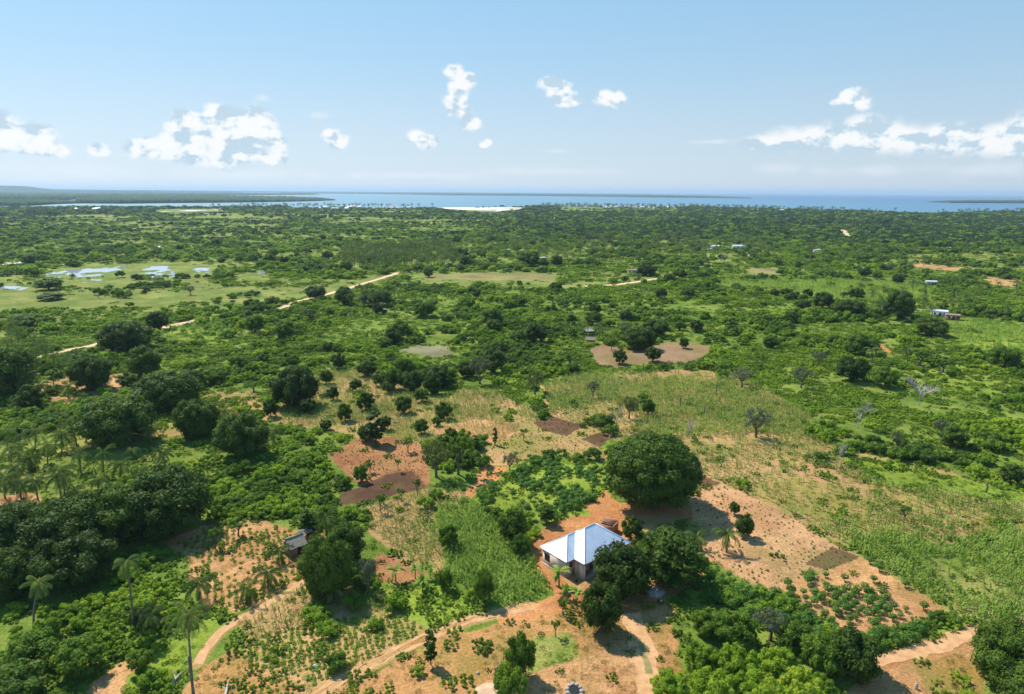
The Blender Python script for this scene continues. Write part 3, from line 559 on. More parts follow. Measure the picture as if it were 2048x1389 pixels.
def flat_patch(name, pts, mat, z, holes=.0, seed=0, cell=1.5, kind='structure'):
    poly = np.array([G(x, y)[:2] for x, y in pts]); x0, y0 = poly.min(0); x1, y1 = poly.max(0)
    xs = np.arange(x0, x1 + cell, cell); ys = np.arange(y0, y1 + cell * 1.6, cell * 1.6); X, Y = np.meshgrid(xs, ys); k = len(xs)
    jx = X + (fbm(X, Y, cell * 7, seed) - .5) * cell * 7; jy = Y + (fbm(X, Y, cell * 7, seed + 4) - .5) * cell * 9
    mk = inside(jx.ravel(), jy.ravel(), poly) & (fbm(X, Y, cell * 9, seed + 8).ravel() > holes)
    I = (np.arange(len(ys) - 1)[:, None] * k + np.arange(k - 1)[None]).ravel(); I = I[mk[I] & mk[I + 1] & mk[I + k]]
    if len(I) == 0: return
    Q = np.stack([I, I + 1, I + k + 1, I + k], 1); us = np.zeros(X.size, bool); us[Q.ravel()] = True; rm = np.cumsum(us) - 1
    V = np.stack([X.ravel(), Y.ravel(), np.full(X.size, z)], 1)[us]
    return tag(addobj(name, raw_mesh(name, V, rm[Q], mats=(mat,))), kind=kind)
flat_patch('pool', [(78, 552), (110, 543), (160, 538), (240, 533), (255, 527), (250, 540), (215, 545), (205, 552), (150, 556), (90, 556)], M['pool'], .06, .40, 1)
flat_patch('pool', [(130, 556), (200, 552), (215, 560), (180, 568), (140, 564)], M['pool'], .06, .46, 2)
flat_patch('pool', [(270, 545), (300, 532), (330, 528), (345, 540), (360, 555), (320, 558), (290, 560)], M['pool'], .06, .42, 3)
flat_patch('pool', [(378, 538), (400, 535), (426, 540), (418, 547), (392, 546)], M['pool'], .06, .3, 4)
flat_patch('pool', [(508, 544), (530, 541), (530, 550), (510, 549)], M['pool'], .06, .1, 5)
flat_patch('pool', [(-20, 574), (30, 572), (70, 575), (40, 582), (-20, 580)], M['pool'], .06, .44, 6)
flat_patch('pool', [(0, 524), (40, 523), (66, 525), (30, 530), (0, 530)], M['saltpan'], .06, .2, 7)
flat_patch('sandflat', [(865, 415.6), (950, 415.0), (1052, 415.4), (1040, 419), (985, 423.5), (940, 421), (900, 418)], M['saltpan'], .3, .36, 9, 8)
flat_patch('sandflat', [(322, 420), (360, 418.5), (446, 417.5), (440, 422), (360, 425), (318, 424)], M['saltpan'], .3, .52, 10, 7)
flat_patch('sandflat', [(285, 490), (330, 488), (345, 497), (300, 502)], M['saltpan'], .2, .48, 11, 3)
flat_patch('sandflat', [(-30, 408.5), (30, 407.8), (28, 410), (-30, 411)], M['saltpan'], .3, .3, 12, 8)

# ------------------------------------------------------------------ plant shapes
def unit(n, rng):
    v = rng.normal(size=(n, 3)); return v / np.linalg.norm(v, axis=1)[:, None]
def crown(seed, W, H, z0, nl, nleaf, ls, lr=(.22, .36), low=-.45, core=True, gap=0.0, flat=1.0, mat='mango', sub=ICO1):
    """foliage mesh: leaf faces spread over many lobes around an uneven ellipsoid"""
    rng = np.random.default_rng(seed); b = MB(); R = np.array([W / 2, W / 2, H / 2]); c0 = np.array([0, 0, z0 + H / 2])
    k = np.arange(nl) + .5; ph = np.arccos(1 - k / nl * (1 - low)); th = math.pi * (1 + 5 ** .5) * k
    D = np.stack([np.cos(th) * np.sin(ph), np.sin(th) * np.sin(ph), np.cos(ph)], 1) + rng.normal(size=(nl, 3)) * .16
    D /= np.linalg.norm(D, axis=1)[:, None]
    r = rng.uniform(*lr, nl) * min(W, H) * .62
    wob = 1 + (rng.random(nl) - .5) * .30
    Cn = c0 + D * (R - r[:, None] * .55) * wob[:, None]
    Cn = np.concatenate([Cn, c0 + unit(max(2, nl // 4), rng) * R * .35]); r = np.concatenate([r, np.full(max(2, nl // 4), min(W, H) * .24)])
    lv = rng.normal(size=len(r)) * .18
    if gap: r *= (1 - gap * rng.random(len(r)))
    pr = r ** 2 / (r ** 2).sum(); li = rng.choice(len(r), nleaf * 2, p=pr); d = unit(nleaf * 2, rng); d[:, 2] = np.abs(d[:, 2]) * np.where(rng.random(len(d)) < .72, 1, -1)
    P = Cn[li] + d * r[li][:, None] * (rng.uniform(.84, 1.12, nleaf * 2) + .34 * (rng.random(nleaf * 2) < .16) * rng.random(nleaf * 2))[:, None] * np.array([1, 1, .85])
    ok = np.ones(len(P), bool)
    for j in range(len(r)):
        ok &= (np.linalg.norm((P - Cn[j]) / np.array([1, 1, .85]), axis=1) > r[j] * .80) | (li == j)
    P, d, li = P[ok][:nleaf], d[ok][:nleaf], li[ok][:nleaf]
    s = ls * rng.uniform(.6, 1.35, len(P))
    b.leaves(P, d + rng.normal(size=d.shape) * .45 + np.array([0, 0, .25]), s * 1.25, s * .8, rng, np.clip(.5 + lv[li] + rng.normal(size=len(P)) * .22, 0, 1))
    if core:
        V0, T0 = sub
        for j in range(len(r)):
            b.tris(Cn[j] + V0 * r[j] * .80 * np.array([1, 1, .85]) * (1 + (rng.random((len(V0), 1)) - .5) * .2), T0, np.clip(.35 + lv[j], 0, 1))
    return b.mesh('crown', (M[mat],))
def trunk_mesh(seed, h, r, W, mat='trunk', nlimb=5, lean=0.0):
    rng = np.random.default_rng(seed); b = MB()
    fork = h * rng.uniform(.45, .6); P = [(0, 0, -.3), (.02 * h, 0, fork * .4), (.05 * h + lean * .3, .03 * h, fork)]
    b.tube(P, [r * 1.35, r, r * .8], 8)
    for k in range(nlimb):
        a = 2 * math.pi * (k + rng.random() * .6) / nlimb; ex = W * .30 * rng.uniform(.6, 1.1)
        e = np.array([math.cos(a) * ex, math.sin(a) * ex, h * rng.uniform(1.15, 1.5)]); s = np.array(P[-1])
        m_ = (s + e) / 2 + np.array([math.cos(a), math.sin(a), .2]) * ex * .2
        b.tube([s, m_, e], [r * .55, r * .38, r * .15], 5)
    return b.mesh('trunk', (M[mat],), smooth=True)
def bare_tree(seed, h, W, r, levels=4, split=3):
    rng = np.random.default_rng(seed); A = MB(); B_ = MB()
    def grow(p, d, ln, rad, lv):
        q = p + d * ln * .5 + rng.normal(size=3) * ln * .06; e = p + d * ln + rng.normal(size=3) * ln * .05
        (A if lv < 2 else B_).tube([p, q, e], [rad, rad * .8, rad * .6], 5 if lv < 2 else 3, cap=False)
        if lv >= levels: return
        for k in range(split + (rng.random() < .5)):
            nd = d + unit(1, rng)[0] * np.array([1.0, 1.0, .55]) * .75; nd[2] = max(nd[2], .02 + .1 * rng.random()); nd /= np.linalg.norm(nd)
            grow(e if rng.random() < .7 else q, nd, ln * rng.uniform(.62, .85), max(rad * .58, .022), lv + 1)
    grow(np.array([0, 0, -.3]), np.array([.05, 0, 1.0]), h * .34, r, 0)
    # fit to size
    for mb in (A, B_):
        for V in mb.V: V[:, :2] *= 1.0
    ext = max(np.abs(np.concatenate(B_.V)[:, :2]).max(), .1); hz = max(np.concatenate(B_.V)[:, 2].max(), .1)
    for mb in (A, B_):
        for V in mb.V: V[:, :2] *= (W / 2) / ext * np.clip(V[:, 2:3] / hz * 1.5, .35, 1); V[:, 2] *= h / hz
    return A.mesh('trunk', (M['pale_bark'],)), B_.mesh('branches', (M['pale_bark'],))
def frond_set(b, top, rng, n=22, L=4.2, leaf=.78, droop=1.0, nst=13, w=.15, dead=0):
    for k in range(n):
        a = k * 2.399 + rng.random() * .5; t = (k + .5) / n; e0 = math.radians(80 - 112 * t ** .85 + rng.normal() * 11); ln = L * rng.uniform(.85, 1.1)
        d = np.array([math.cos(a), math.sin(a)]); p = np.array(top, float); P = [p.copy()]; e = e0; ns = 7
        for i in range(ns):
            e -= droop * math.radians(9 + 9 * i / ns); p = p + np.array([d[0] * math.cos(e), d[1] * math.cos(e), math.sin(e)]) * ln / ns; P.append(p.copy())
        P = np.array(P); b.tube(P, np.linspace(.06, .015, len(P)), 3, .8, cap=False)
        tt = np.linspace(.12, 1, nst); base = np.stack([np.interp(tt * (len(P) - 1), np.arange(len(P)), P[:, c]) for c in range(3)], 1)
        tg = np.gradient(base, axis=0); tg /= np.linalg.norm(tg, axis=1)[:, None]; side = np.cross(tg, [0, 0, 1.0]); side /= np.linalg.norm(side, axis=1)[:, None] + 1e-6
        for sg in (-1, 1):
            ll = leaf * np.sin(np.clip(tt * 2.6 + .35, 0, 3.0)) + .25; tip = base + side * sg * ll[:, None] * .42 + tg * ll[:, None] * .5 - np.array([0, 0, 1]) * ll[:, None] * .55
            wv = tg * w * .5
            V = np.stack([base - wv, base + wv, tip + wv * .5, tip - wv * .5], 1).reshape(-1, 3)
            b.quads(V, np.arange(len(V)).reshape(-1, 4), np.clip(.45 + rng.normal() * .2 + rng.normal(size=len(base)) * .08, 0, 1))
def palm_meshes(seed, h, lean=(0, 0), L=4.2, n=22, nst=11):
    rng = np.random.default_rng(seed); b = MB(); t = np.linspace(0, 1, 7); P = np.stack([lean[0] * t ** 1.6, lean[1] * t ** 1.6, -.3 + (h + .3) * t], 1)
    b.tube(P, np.linspace(.17, .10, 7) * (1 + .5 * (t == 0)), 7); tr = b.mesh('trunk', (M['palm_trunk'],), smooth=True)
    c = MB(); frond_set(c, P[-1], rng, n=n, L=L, nst=nst)
    for k in range(9):
        q = unit(1, rng)[0] * .3; c.tris(P[-1] + q * np.array([1, 1, .6]) - np.array([0, 0, .25]) + ICO1[0] * .16, ICO1[1], .95)
    return tr, c.mesh('crown', (M['palm'],))
def bush(seed, W, H, nleaf, ls, mat, nl=7, core=True):
    return crown(seed, W, H, -.12 * H, nl, nleaf, ls, lr=(.34, .56), low=-.05, core=core, mat=mat)

PR = {}                                                    # kind -> list of (crown mesh, trunk mesh, width, height)
def prot(kind, seed, W, H, clear, nl, nleaf, ls, mat, tr=None, **k):
    PR.setdefault(kind, []).append((crown(seed, W, H - clear, clear, nl, nleaf, ls, mat=mat, **k), trunk_mesh(seed, clear + (H - clear) * .35, tr or W * .045, W), W * 1.08, H * 1.04))
for s in range(3): prot('big', 10 + s, 13.6, 10, .3, 52, 10000, .42, 'mango', low=-.85)
for s in range(4): prot('med', 20 + s, 7.2, 6.2, .25, 30, 4200, .34, 'mango', low=-.85)
for s in range(3): prot('round', 30 + s, 3.9, 3.6, .35, 18, 1700, .26, 'mango', low=-.85)
for s in range(4): prot('mid', 40 + s, 7.0, 5.7, .3, 24, 3000, .36, 'mid', low=-.7, lr=(.2, .4))
for s in range(4): prot('lush', 240 + s, 5.6, 4.2, .15, 44, 5200, .24, 'scrub', low=-.6, lr=(.13, .27))
for s in range(2): prot('airy', 50 + s, 6.5, 5.8, 1.6, 16, 1500, .30, 'olive', low=-.2, core=False, gap=.3)
for s in range(2): prot('greyair', 55 + s, 6.0, 5.2, 1.4, 16, 1500, .26, 'grey', low=-.2, core=False, gap=.3)
for s in range(3): prot('young', 60 + s, 2.6, 3.4, 1.5, 8, 420, .26, 'mid', low=-.2, core=False, gap=.2)
for s in range(2): prot('umbrella', 70 + s, 8, 5.0, 2.6, 20, 2600, .34, 'mid', low=.1)
for s in range(2): prot('column', 80 + s, 2.0, 6.5, .2, 18, 1300, .28, 'mango', low=-.9)
BARE = [(*bare_tree(90 + s, 7, 7, .32), 7, 7) for s in range(3)]
PALMP = [(*palm_meshes(100 + s, 8.5, (.5 * s - .5, .3)), 8.5) for s in range(4)]
SHRUBP = [bush(110 + s, 3.2, 1.9, 620, .27, 'scrub') for s in range(5)]
LOWP = [bush(120 + s, 3.0, .95, 420, .24, 'scrub', nl=9) for s in range(4)]
DSHRUBP = [bush(130 + s, 3.2, 2.3, 620, .27, 'mid') for s in range(3)]
BRIGHTP = [bush(140 + s, 2.4, .7, 330, .22, 'bright', nl=8) for s in range(3)]
FARP = [crown(150 + s, 8, 5.6, .3, 9, 420, .75, mat='far', low=-.1, lr=(.3, .5)) for s in range(4)]
FARBUSH = [crown(160 + s, 6.5, 3.2, -.4, 7, 260, .75, mat='far' if s < 2 else 'scrub', low=0, lr=(.3, .5)) for s in range(4)]
def maize_mesh(seed, mat, h=1.7, n=9):
    rng = np.random.default_rng(seed); b = MB(); b.tube([(0, 0, 0), (0, 0, h)], [.03, .015], 3, .6, cap=False)
    for k in range(n):
        a = (k % 2) * math.pi + rng.normal() * .5; z = h * (.12 + .8 * k / n); d = np.array([math.cos(a), math.sin(a), 0]); l = h * .48 * rng.uniform(.7, 1.1); s = np.array([-d[1], d[0], 0]) * .055 * h
        p0 = np.array([0, 0, z]); p1 = p0 + d * l * .45 + [0, 0, l * .35]; p2 = p0 + d * l + [0, 0, -l * .1]
        b.quads([p0 - s * .6, p0 + s * .6, p1 + s, p1 - s], [[0, 1, 2, 3]], rng.random()); b.quads([p1 - s, p1 + s, p2 + s * .3, p2 - s * .3], [[0, 1, 2, 3]], rng.random())
    return b.mesh('maize_plant', (M[mat],))
MAIZEP = [maize_mesh(170 + s, 'maize') for s in range(3)]
DMAIZEP = [maize_mesh(175 + s, 'drymaize', 1.4, 6) for s in range(3)]
def clump(seed, n, rad, h, ls, mat, up=.6, wdt=.8):
    rng = np.random.default_rng(seed); b = MB(); q = unit(n, rng); q[:, 2] = abs(q[:, 2]); P = q * np.array([rad, rad, h]) * rng.uniform(.5, 1, n)[:, None]
    b.leaves(P, q + rng.normal(size=(n, 3)) * up, ls * rng.uniform(.6, 1.3, n), ls * wdt, rng, np.clip(rng.normal(size=n) * .2 + .5, 0, 1)); return b.mesh('clump', (M[mat],))
SPROUTP = [clump(180 + s, 26, .28, .45, .22, 'cassava') for s in range(3)]
BEANP = [clump(185 + s, 34, .42, .40, .24, 'maize' if s else 'mid') for s in range(3)]
TUFTP = [clump(190 + s, 40, .7, .45, .30, 'drygrass' if s < 2 else 'olive', 1.2, .25) for s in range(4)]
GTUFTP = [clump(195 + s, 44, .8, .45, .26, 'bright', 1.0, .45) for s in range(3)]
def cassava_mesh(seed):
    rng = np.random.default_rng(seed); b = MB()
    for k in range(4):
        a = rng.random() * 6.28; e = np.array([math.cos(a) * .45, math.sin(a) * .45, 1.5 * rng.uniform(.8, 1.1)]); b.tube([(0, 0, 0), e * .5, e], [.035, .03, .02], 3, .1, cap=False)
    q = unit(150, rng); q[:, 2] = q[:, 2] * .7 + .1; P = q * np.array([.85, .85, .75]) * rng.uniform(.6, 1, 150)[:, None] + [0, 0, 1.05]
    b.leaves(P, q + [0, 0, .5], .30, .22, rng, np.clip(rng.normal(size=150) * .2 + .5, 0, 1)); return b.mesh('cassava_plant', (M['cassava'],))
CASSP = [cassava_mesh(200 + s) for s in range(3)]
def banana_mesh(seed):
    rng = np.random.default_rng(seed); b = MB(); b.tube([(0, 0, 0), (.05, 0, 1.6)], [.14, .08], 6, .9)
    for k in range(9):
        a = k * 2.4 + rng.random(); d = np.array([math.cos(a), math.sin(a), 0]); s = np.array([-d[1], d[0], 0]); P = []; e = math.radians(75 - k * 5); p = np.array([.05, 0, 1.5])
        for i in range(6): P.append(p.copy()); p = p + (d * math.cos(e) + np.array([0, 0, math.sin(e)])) * .38; e -= math.radians(22)
        P = np.array(P); w = np.array([.05, .2, .3, .3, .22, .04]); V = np.concatenate([P - s * w[:, None], P + s * w[:, None]]); b.quads(V, [[i, i + 1, i + 7, i + 6] for i in range(5)], rng.random())
    return b

# ------------------------------------------------------------------ single plants placed by hand
rng0 = np.random.default_rng(7); BLOCK = []                 # (x, y, radius) kept clear of scrub
LANDMARK = []
_pc = {}
def put_tree(kind, cx, by, w, ty, label, cat='tree', group=None, name=None, idx=None, trunk=True, rz=None):
    g = G(cx, by); wm = w / pxm(g[1]); top = GV(cx, ty, g[1]); h = max(top[2], wm * .3) * .97
    ps = BARE if kind == 'bare' else PR[kind]; i = (_pc.get(kind, 0) if idx is None else idx) % len(ps); _pc[kind] = _pc.get(kind, 0) + 1
    pr = ps[i]; e = empty(name or 'tree', (g[0], g[1], 0), rng0.random() * 6.28 if rz is None else rz)
    sc = (wm / pr[2], wm / pr[2], h / pr[3]); e.scale = sc
    if kind == 'bare': addobj('trunk', pr[0], e); addobj('branches', pr[1], e)
    else:
        addobj('crown', pr[0], e)
        if trunk: addobj('trunk', pr[1], e)
    tag(e, label, cat, group); BLOCK.append((g[0], g[1], wm * .42)); return e
# the giant over the clearing gets shapes of its own
gT = G(1305, 1012); wT = 186 / pxm(gT[1]); hT = GV(1303, 872, gT[1])[2]
e = empty('mango_tree', (gT[0], gT[1], 0)); print('giant', wT, hT)
addobj('crown', crown(401, wT * .86, (hT - .8) * .96, .8, 130, 36000, .42, lr=(.16, .27), low=-.75, mat='mango', sub=ICO2), e)
addobj('trunk', trunk_mesh(402, 6.5, 1.1, wT, nlimb=8), e)
tag(e, 'giant spreading mango tree standing over bare red soil behind the metal-roofed house', 'tree'); BLOCK.append((gT[0], gT[1], wT * .42))
TREES = [
 ('med', 1246, 1192, 116, 1088, 'broad glossy mango tree hiding the corner of the metal-roofed house', 'mango_tree'),
 ('med', 1338, 1166, 132, 1066, 'wide mango tree beside the house mango, nearest the two small palms', 'mango_tree'),
 ('med', 1203, 1262, 80, 1162, 'upright rounded dark tree standing alone in front of the house yard', 'mango_tree'),
 ('round', 1261, 1078, 42, 1034, 'small dark tree tucked between the giant mango and the house roof', 'mango_tree'),
 ('round', 1488, 1074, 40, 1028, 'small round tree with a neat shadow on the pinkish sprouting plot', 'mango_tree'),
 ('round', 1468, 1030, 22, 1002, 'tiny round tree at the upper edge of the pinkish plot', 'mango_tree'),
 ('round', 1027, 1088, 58, 1018, 'dark rounded tree at the top corner of the green maize field', 'mango_tree'),
 ('column', 1092, 1048, 32, 1003, 'narrow dark tree between the leafy thicket and the house roof', 'tree'),
 ('mid', 1042, 1110, 42, 1070, 'low leafy tree below the dark rounded tree by the house path', 'tree'),
 ('big', 590, 812, 88, 732, 'very large dark mango tree at the left edge of the pale orchard field', 'mango_tree'),
 ('big', 396, 872, 84, 797, 'dense dark mango tree casting shade on a small tan clearing', 'mango_tree'),
 ('big', 487, 912, 102, 826, 'large dark mango tree beside the bright thicket, near the lone palm', 'mango_tree'),
 ('big', 236, 884, 142, 790, 'huge dark tree crown behind the row of small coconut palms', 'mango_tree'),
 ('big', 184, 778, 76, 712, 'dark mango tree beside the sandy clearing with tall thin palms', 'mango_tree'),
 ('med', 293, 752, 62, 693, 'dark domed tree above the small tan path and its long shadow', 'mango_tree'),
 ('big', 340, 818, 122, 745, 'wide double crowned dark tree above the small tan clearing', 'mango_tree'),
 ('big', 254, 702, 92, 640, 'large dark tree on the near side of the pale dirt road', 'mango_tree'),
 ('med', 318, 660, 40, 622, 'small dark tree just beyond the dirt road by the wet meadow', 'mango_tree'),
 ('round', 255, 772, 38, 746, 'small bushy tree next to the short tan footpath', 'tree'),
 ('big', 338, 1062, 172, 942, 'broad olive-dark tree mass at the right end of the dark grove', 'mango_tree'),
 ('big', 225, 1085, 150, 975, 'dark spreading tree in the middle of the left grove', 'mango_tree'),
 ('big', 120, 1120, 170, 1005, 'deep green tree with a wide crown inside the left grove', 'mango_tree'),
 ('big', 25, 1130, 150, 1010, 'dark grove tree cut by the edge of the picture', 'mango_tree'),
 ('big', 150, 1165, 150, 1070, 'lower dark tree at the front of the left grove above green scrub', 'mango_tree'),
 ('big', 20, 1190, 120, 1100, 'shaded tree at the front corner of the left grove', 'mango_tree'),
 ('big', 5, 790, 120, 690, 'tall black-green grove behind the thin palms beside the sandy clearing', 'mango_tree'),
 ('big', 657, 1190, 106, 1072, 'large bright-topped mango tree beside the thatched hut', 'mango_tree'),
 ('med', 692, 1125, 76, 1050, 'dark mango tree behind the large one near the thatched hut', 'mango_tree'),
 ('column', 616, 1072, 36, 1018, 'dark upright tree right behind the thatched hut roof', 'tree'),
 ('airy', 873, 955, 66, 878, 'yellowish olive round tree joined to a dark green one on the field edge', 'tree'),
 ('umbrella', 917, 950, 62, 874, 'flat topped green tree joined to the yellowish olive one', 'tree'),
 ('column', 752, 888, 40, 818, 'ivy-like upright cluster of foliage at the top of the red field', 'tree'),
 ('med', 732, 882, 34, 848, 'lower tree hugging the upright cluster above the red field', 'mango_tree'),
 ('round', 770, 860, 26, 830, 'small round tree behind the upright cluster above the red field', 'mango_tree'),
 ('round', 653, 768, 29, 740, 'round orchard tree at the top left corner of the pale field', 'mango_tree'),
 ('round', 677, 738, 30, 705, 'tall dark tree on the field edge behind the first orchard tree', 'mango_tree'),
 ('round', 712, 781, 25, 756, 'small round orchard tree near the top of the pale field', 'mango_tree'),
 ('round', 667, 800, 24, 773, 'small orchard tree with a thin trunk below the top corner tree', 'mango_tree'),
 ('round', 732, 820, 36, 784, 'largest round orchard tree in the middle of the pale field', 'mango_tree'),
 ('round', 614, 828, 35, 795, 'round orchard tree at the foot of the very large dark mango', 'mango_tree'),
 ('round', 542, 834, 30, 798, 'dark orchard tree left of the very large mango', 'mango_tree'),
 ('round', 690, 842, 31, 806, 'orchard tree with a round shadow on the path between fields', 'mango_tree'),
 ('round', 808, 826, 36, 790, 'round orchard tree at the right of the pale field', 'mango_tree'),
 ('round', 843, 804, 31, 776, 'round tree under the dark hedge of trees on the field edge', 'mango_tree'),
 ('round', 887, 838, 36, 804, 'last big round orchard tree beside the rows of dry stalks', 'mango_tree'),
 ('round', 873, 852, 20, 833, 'little orchard tree just below the last big round one', 'mango_tree'),
 ('round', 653, 860, 25, 840, 'small shrub-like tree at the edge of the bright thicket', 'mango_tree'),
 ('mid', 843, 868, 28, 838, 'loose green tree at the head of the sloping red field', 'tree'),
 ('round', 901, 882, 29, 856, 'rounded tree above the joined olive and green pair', 'mango_tree'),
 ('round', 775, 786, 25, 762, 'slim tree under the hedge of trees with its own small shadow', 'mango_tree'),
 ('mid', 762, 772, 34, 742, 'green tree at the left end of the hedge on the field edge', 'tree'),
 ('mid', 790, 780, 36, 738, 'green tree second along the hedge on the field edge', 'tree'),
 ('med', 824, 782, 38, 742, 'dark tree in the middle of the hedge on the field edge', 'mango_tree'),
 ('med', 866, 788, 36, 745, 'dark tree at the right end of the hedge on the field edge', 'mango_tree'),
 ('med', 735, 752, 40, 722, 'spreading dark tree behind the left end of the hedge', 'tree'),
 ('mid', 808, 752, 40, 715, 'bright green tree behind the middle of the hedge', 'tree'),
 ('column', 990, 890, 12, 855, 'narrow leafy column on the boundary of the dotted field', 'ivy_covered_stump'),
 ('column', 952, 902, 14, 868, 'narrow leafy column beside the joined olive and green pair', 'ivy_covered_stump'),
 ('column', 897, 780, 12, 745, 'thin dark column of foliage behind the dry stalk rows', 'ivy_covered_stump'),
 ('greyair', 960, 768, 48, 712, 'sparse grey-green tree with several bare stems near the bog', 'tree'),
 ('airy', 1070, 790, 42, 740, 'open dark tree with a clear trunk left of the sparse maize', 'tree'),
 ('greyair', 1186, 795, 28, 762, 'thin grey-leaved tree in the upper sparse maize', 'tree'),
 ('airy', 1258, 838, 40, 790, 'airy green tree above two dark shadows in the sparse maize', 'tree'),
 ('mid', 1296, 830, 27, 798, 'small dark green tree right of the airy one in the sparse maize', 'tree'),
 ('bare', 1234, 856, 36, 806, 'leafless grey tree below the airy tree in the sparse maize', 'bare_tree'),
 ('bare', 1374, 880, 34, 832, 'small leafless purple-grey tree above the giant mango', 'bare_tree'),
 ('greyair', 1512, 875, 62, 815, 'grey-green half bare tree at the edge of the sparse maize', 'tree'),
 ('bare', 1716, 858, 62, 796, 'pale leafless tree with white twisted trunk in the green scrub', 'bare_tree'),
 ('bare', 1836, 812, 92, 752, 'wide grey leafless crown like a dome in the green scrub', 'bare_tree'),
 ('bare', 1676, 930, 30, 880, 'small leafless tree with a straight dark trunk by the dry field', 'bare_tree'),
 ('greyair', 1602, 776, 42, 734, 'grey-brown dense shrub tree on the slope beyond the maize', 'tree'),
 ('greyair', 1484, 775, 44, 735, 'dull brown-green tree beside the upper maize', 'tree'),
 ('greyair', 1880, 876, 34, 838, 'brownish vine-covered tree in the right scrub', 'tree'),
 ('greyair', 1792, 900, 26, 862, 'dark snag wrapped in vines with a shadow in the right scrub', 'tree'),
 ('round', 2020, 968, 44, 930, 'round black-green bush tree alone at the right end of the bright strip', 'mango_tree'),
 ('umbrella', 1838, 732, 62, 700, 'flat dark spreading tree in the small right meadow', 'tree'),
 ('umbrella', 1884, 745, 64, 716, 'second flat spreading tree beside the right meadow', 'tree'),
 ('mid', 2008, 735, 56, 692, 'dark round tree at the right below the pale green field', 'tree'),
 ('mid', 1722, 710, 60, 668, 'dark spreading tree left of the small bare orange patch', 'tree'),
 ('umbrella', 1778, 742, 40, 722, 'small flat tree below the bare orange patch', 'tree'),
 ('round', 1239, 728, 28, 698, 'round tree with a disc of shadow at the near side of the red clearing', 'mango_tree'),
 ('round', 1305, 724, 34, 692, 'round tree on the near edge of the red clearing, right of its twin', 'mango_tree'),
 ('round', 1367, 697, 20, 675, 'small round tree inside the red clearing at its far side', 'mango_tree'),
 ('big', 1278, 698, 66, 652, 'dark clump of trees between the stilt huts and the red clearing', 'tree'),
 ('med', 1310, 672, 56, 636, 'dark tree behind the clump beside the red clearing', 'tree'),
 ('med', 1072, 684, 46, 645, 'rounded mid green tree alone in scrub left of the stilt huts', 'tree'),
 ('med', 1862, 672, 62, 634, 'dark spreading tree just in front of the far metal-roofed farmstead', 'mango_tree'),
 ('big', 1694, 634, 64, 598, 'large round dark tree below the line of round trees by the bright field', 'mango_tree'),
 ('round', 1548, 592, 22, 578, 'first small tree of the line along the bright far field', 'mango_tree'),
 ('round', 1572, 590, 26, 575, 'round tree second in the line along the bright far field', 'mango_tree'),
 ('round', 1588, 598, 26, 583, 'low round tree in front of the line along the bright far field', 'mango_tree'),
 ('round', 1615, 595, 22, 578, 'round dark tree standing apart in the bright far field', 'mango_tree'),
 ('med', 1645, 617, 38, 584, 'tall dark tree right of the line along the bright far field', 'mango_tree'),
 ('med', 1605, 618, 32, 598, 'dark tree below the line along the bright far field', 'mango_tree'),
 ('round', 1688, 595, 16, 583, 'tiny tree left of the pair on the bright far field', 'mango_tree'),
 ('round', 1712, 600, 32, 575, 'leafy tree at the right part of the bright far field', 'mango_tree'),
 ('med', 1728, 552, 26, 534, 'dark tree in the meadow above the bright far field', 'mango_tree'),
 ('med', 1795, 568, 22, 548, 'dark tree in the palms above the bright far field', 'mango_tree'),
 ('med', 1795, 640, 56, 582, 'dark trees left of the far metal-roofed farmstead among palms', 'mango_tree'),
 ('med', 1292, 552, 42, 528, 'dark mango tree beside the far house with the grey roof', 'mango_tree'),
 ('big', 1056, 532, 44, 505, 'big dark tree in the coconut groves beyond the brown meadow', 'mango_tree'),
 ('med', 922, 515, 34, 495, 'dark tree at the right end of the coconut plantation', 'mango_tree'),
 ('med', 690, 610, 36, 572, 'grey-green tree hiding part of the diagonal dirt road', 'tree'),
 ('med', 752, 612, 62, 578, 'dense dark tree beside the tall bare palm trunks', 'tree'),
 ('med', 632, 598, 42, 570, 'dull green tree at the bend of the diagonal dirt road', 'tree'),
 ('mid', 850, 634, 48, 602, 'rounded mid tree behind the little brown field hut', 'tree'),
 ('round', 756, 628, 20, 606, 'dark tree beside the little brown field hut', 'mango_tree'),
 ('mid', 800, 678, 46, 640, 'dull green rounded tree in the middle scrub', 'tree'),
 ('mid', 98, 580, 50, 556, 'dark bushy island of trees in the wet meadow', 'tree'),
 ('round', 104, 600, 52, 586, 'low dark thicket in the wet meadow', 'thicket'),
 ('round', 290, 588, 10, 580, 'tiny bush alone in the yellow wet meadow', 'tree'),
 ('bare', 200, 604, 14, 588, 'thin leafless tree in the wet meadow', 'bare_tree'),
 ('round', 272, 560, 20, 548, 'dark tree on the islet between the pools', 'tree'),
 ('mid', 325, 574, 36, 560, 'low dark tree clump right of the pools', 'tree'),
 ('mid', 52, 652, 68, 628, 'low dark thicket in the near wet meadow', 'thicket'),
 # foreground
 ('young', 431, 1098, 30, 1056, 'young tree with its small shadow on the tan slope', 'tree'),
 ('young', 477, 1072, 42, 1036, 'spreading sapling at the top of the tan slope', 'tree'),
 ('young', 796, 944, 14, 916, 'thin sapling upright on the red field', 'tree'),
 ('young', 762, 1025, 24, 986, 'small tree at the lower edge of the dark tilled field', 'tree'),
 ('young', 767, 1010, 22, 990, 'leafy sapling in the pale field under the red one', 'tree'),
 ('young', 803, 1004, 18, 975, 'upright sapling on the rim of the dark tilled soil', 'tree'),
 ('young', 835, 992, 20, 956, 'sapling with a bare stem right of the dark tilled soil', 'tree'),
 ('young', 740, 945, 22, 918, 'pair-stemmed bushy sapling left of the red field', 'tree'),
 ('mid', 722, 965, 28, 930, 'bushy small tree between the bright thicket and the red field', 'tree'),
 ('young', 816, 905, 26, 876, 'low sapling at the top of the red field', 'tree'),
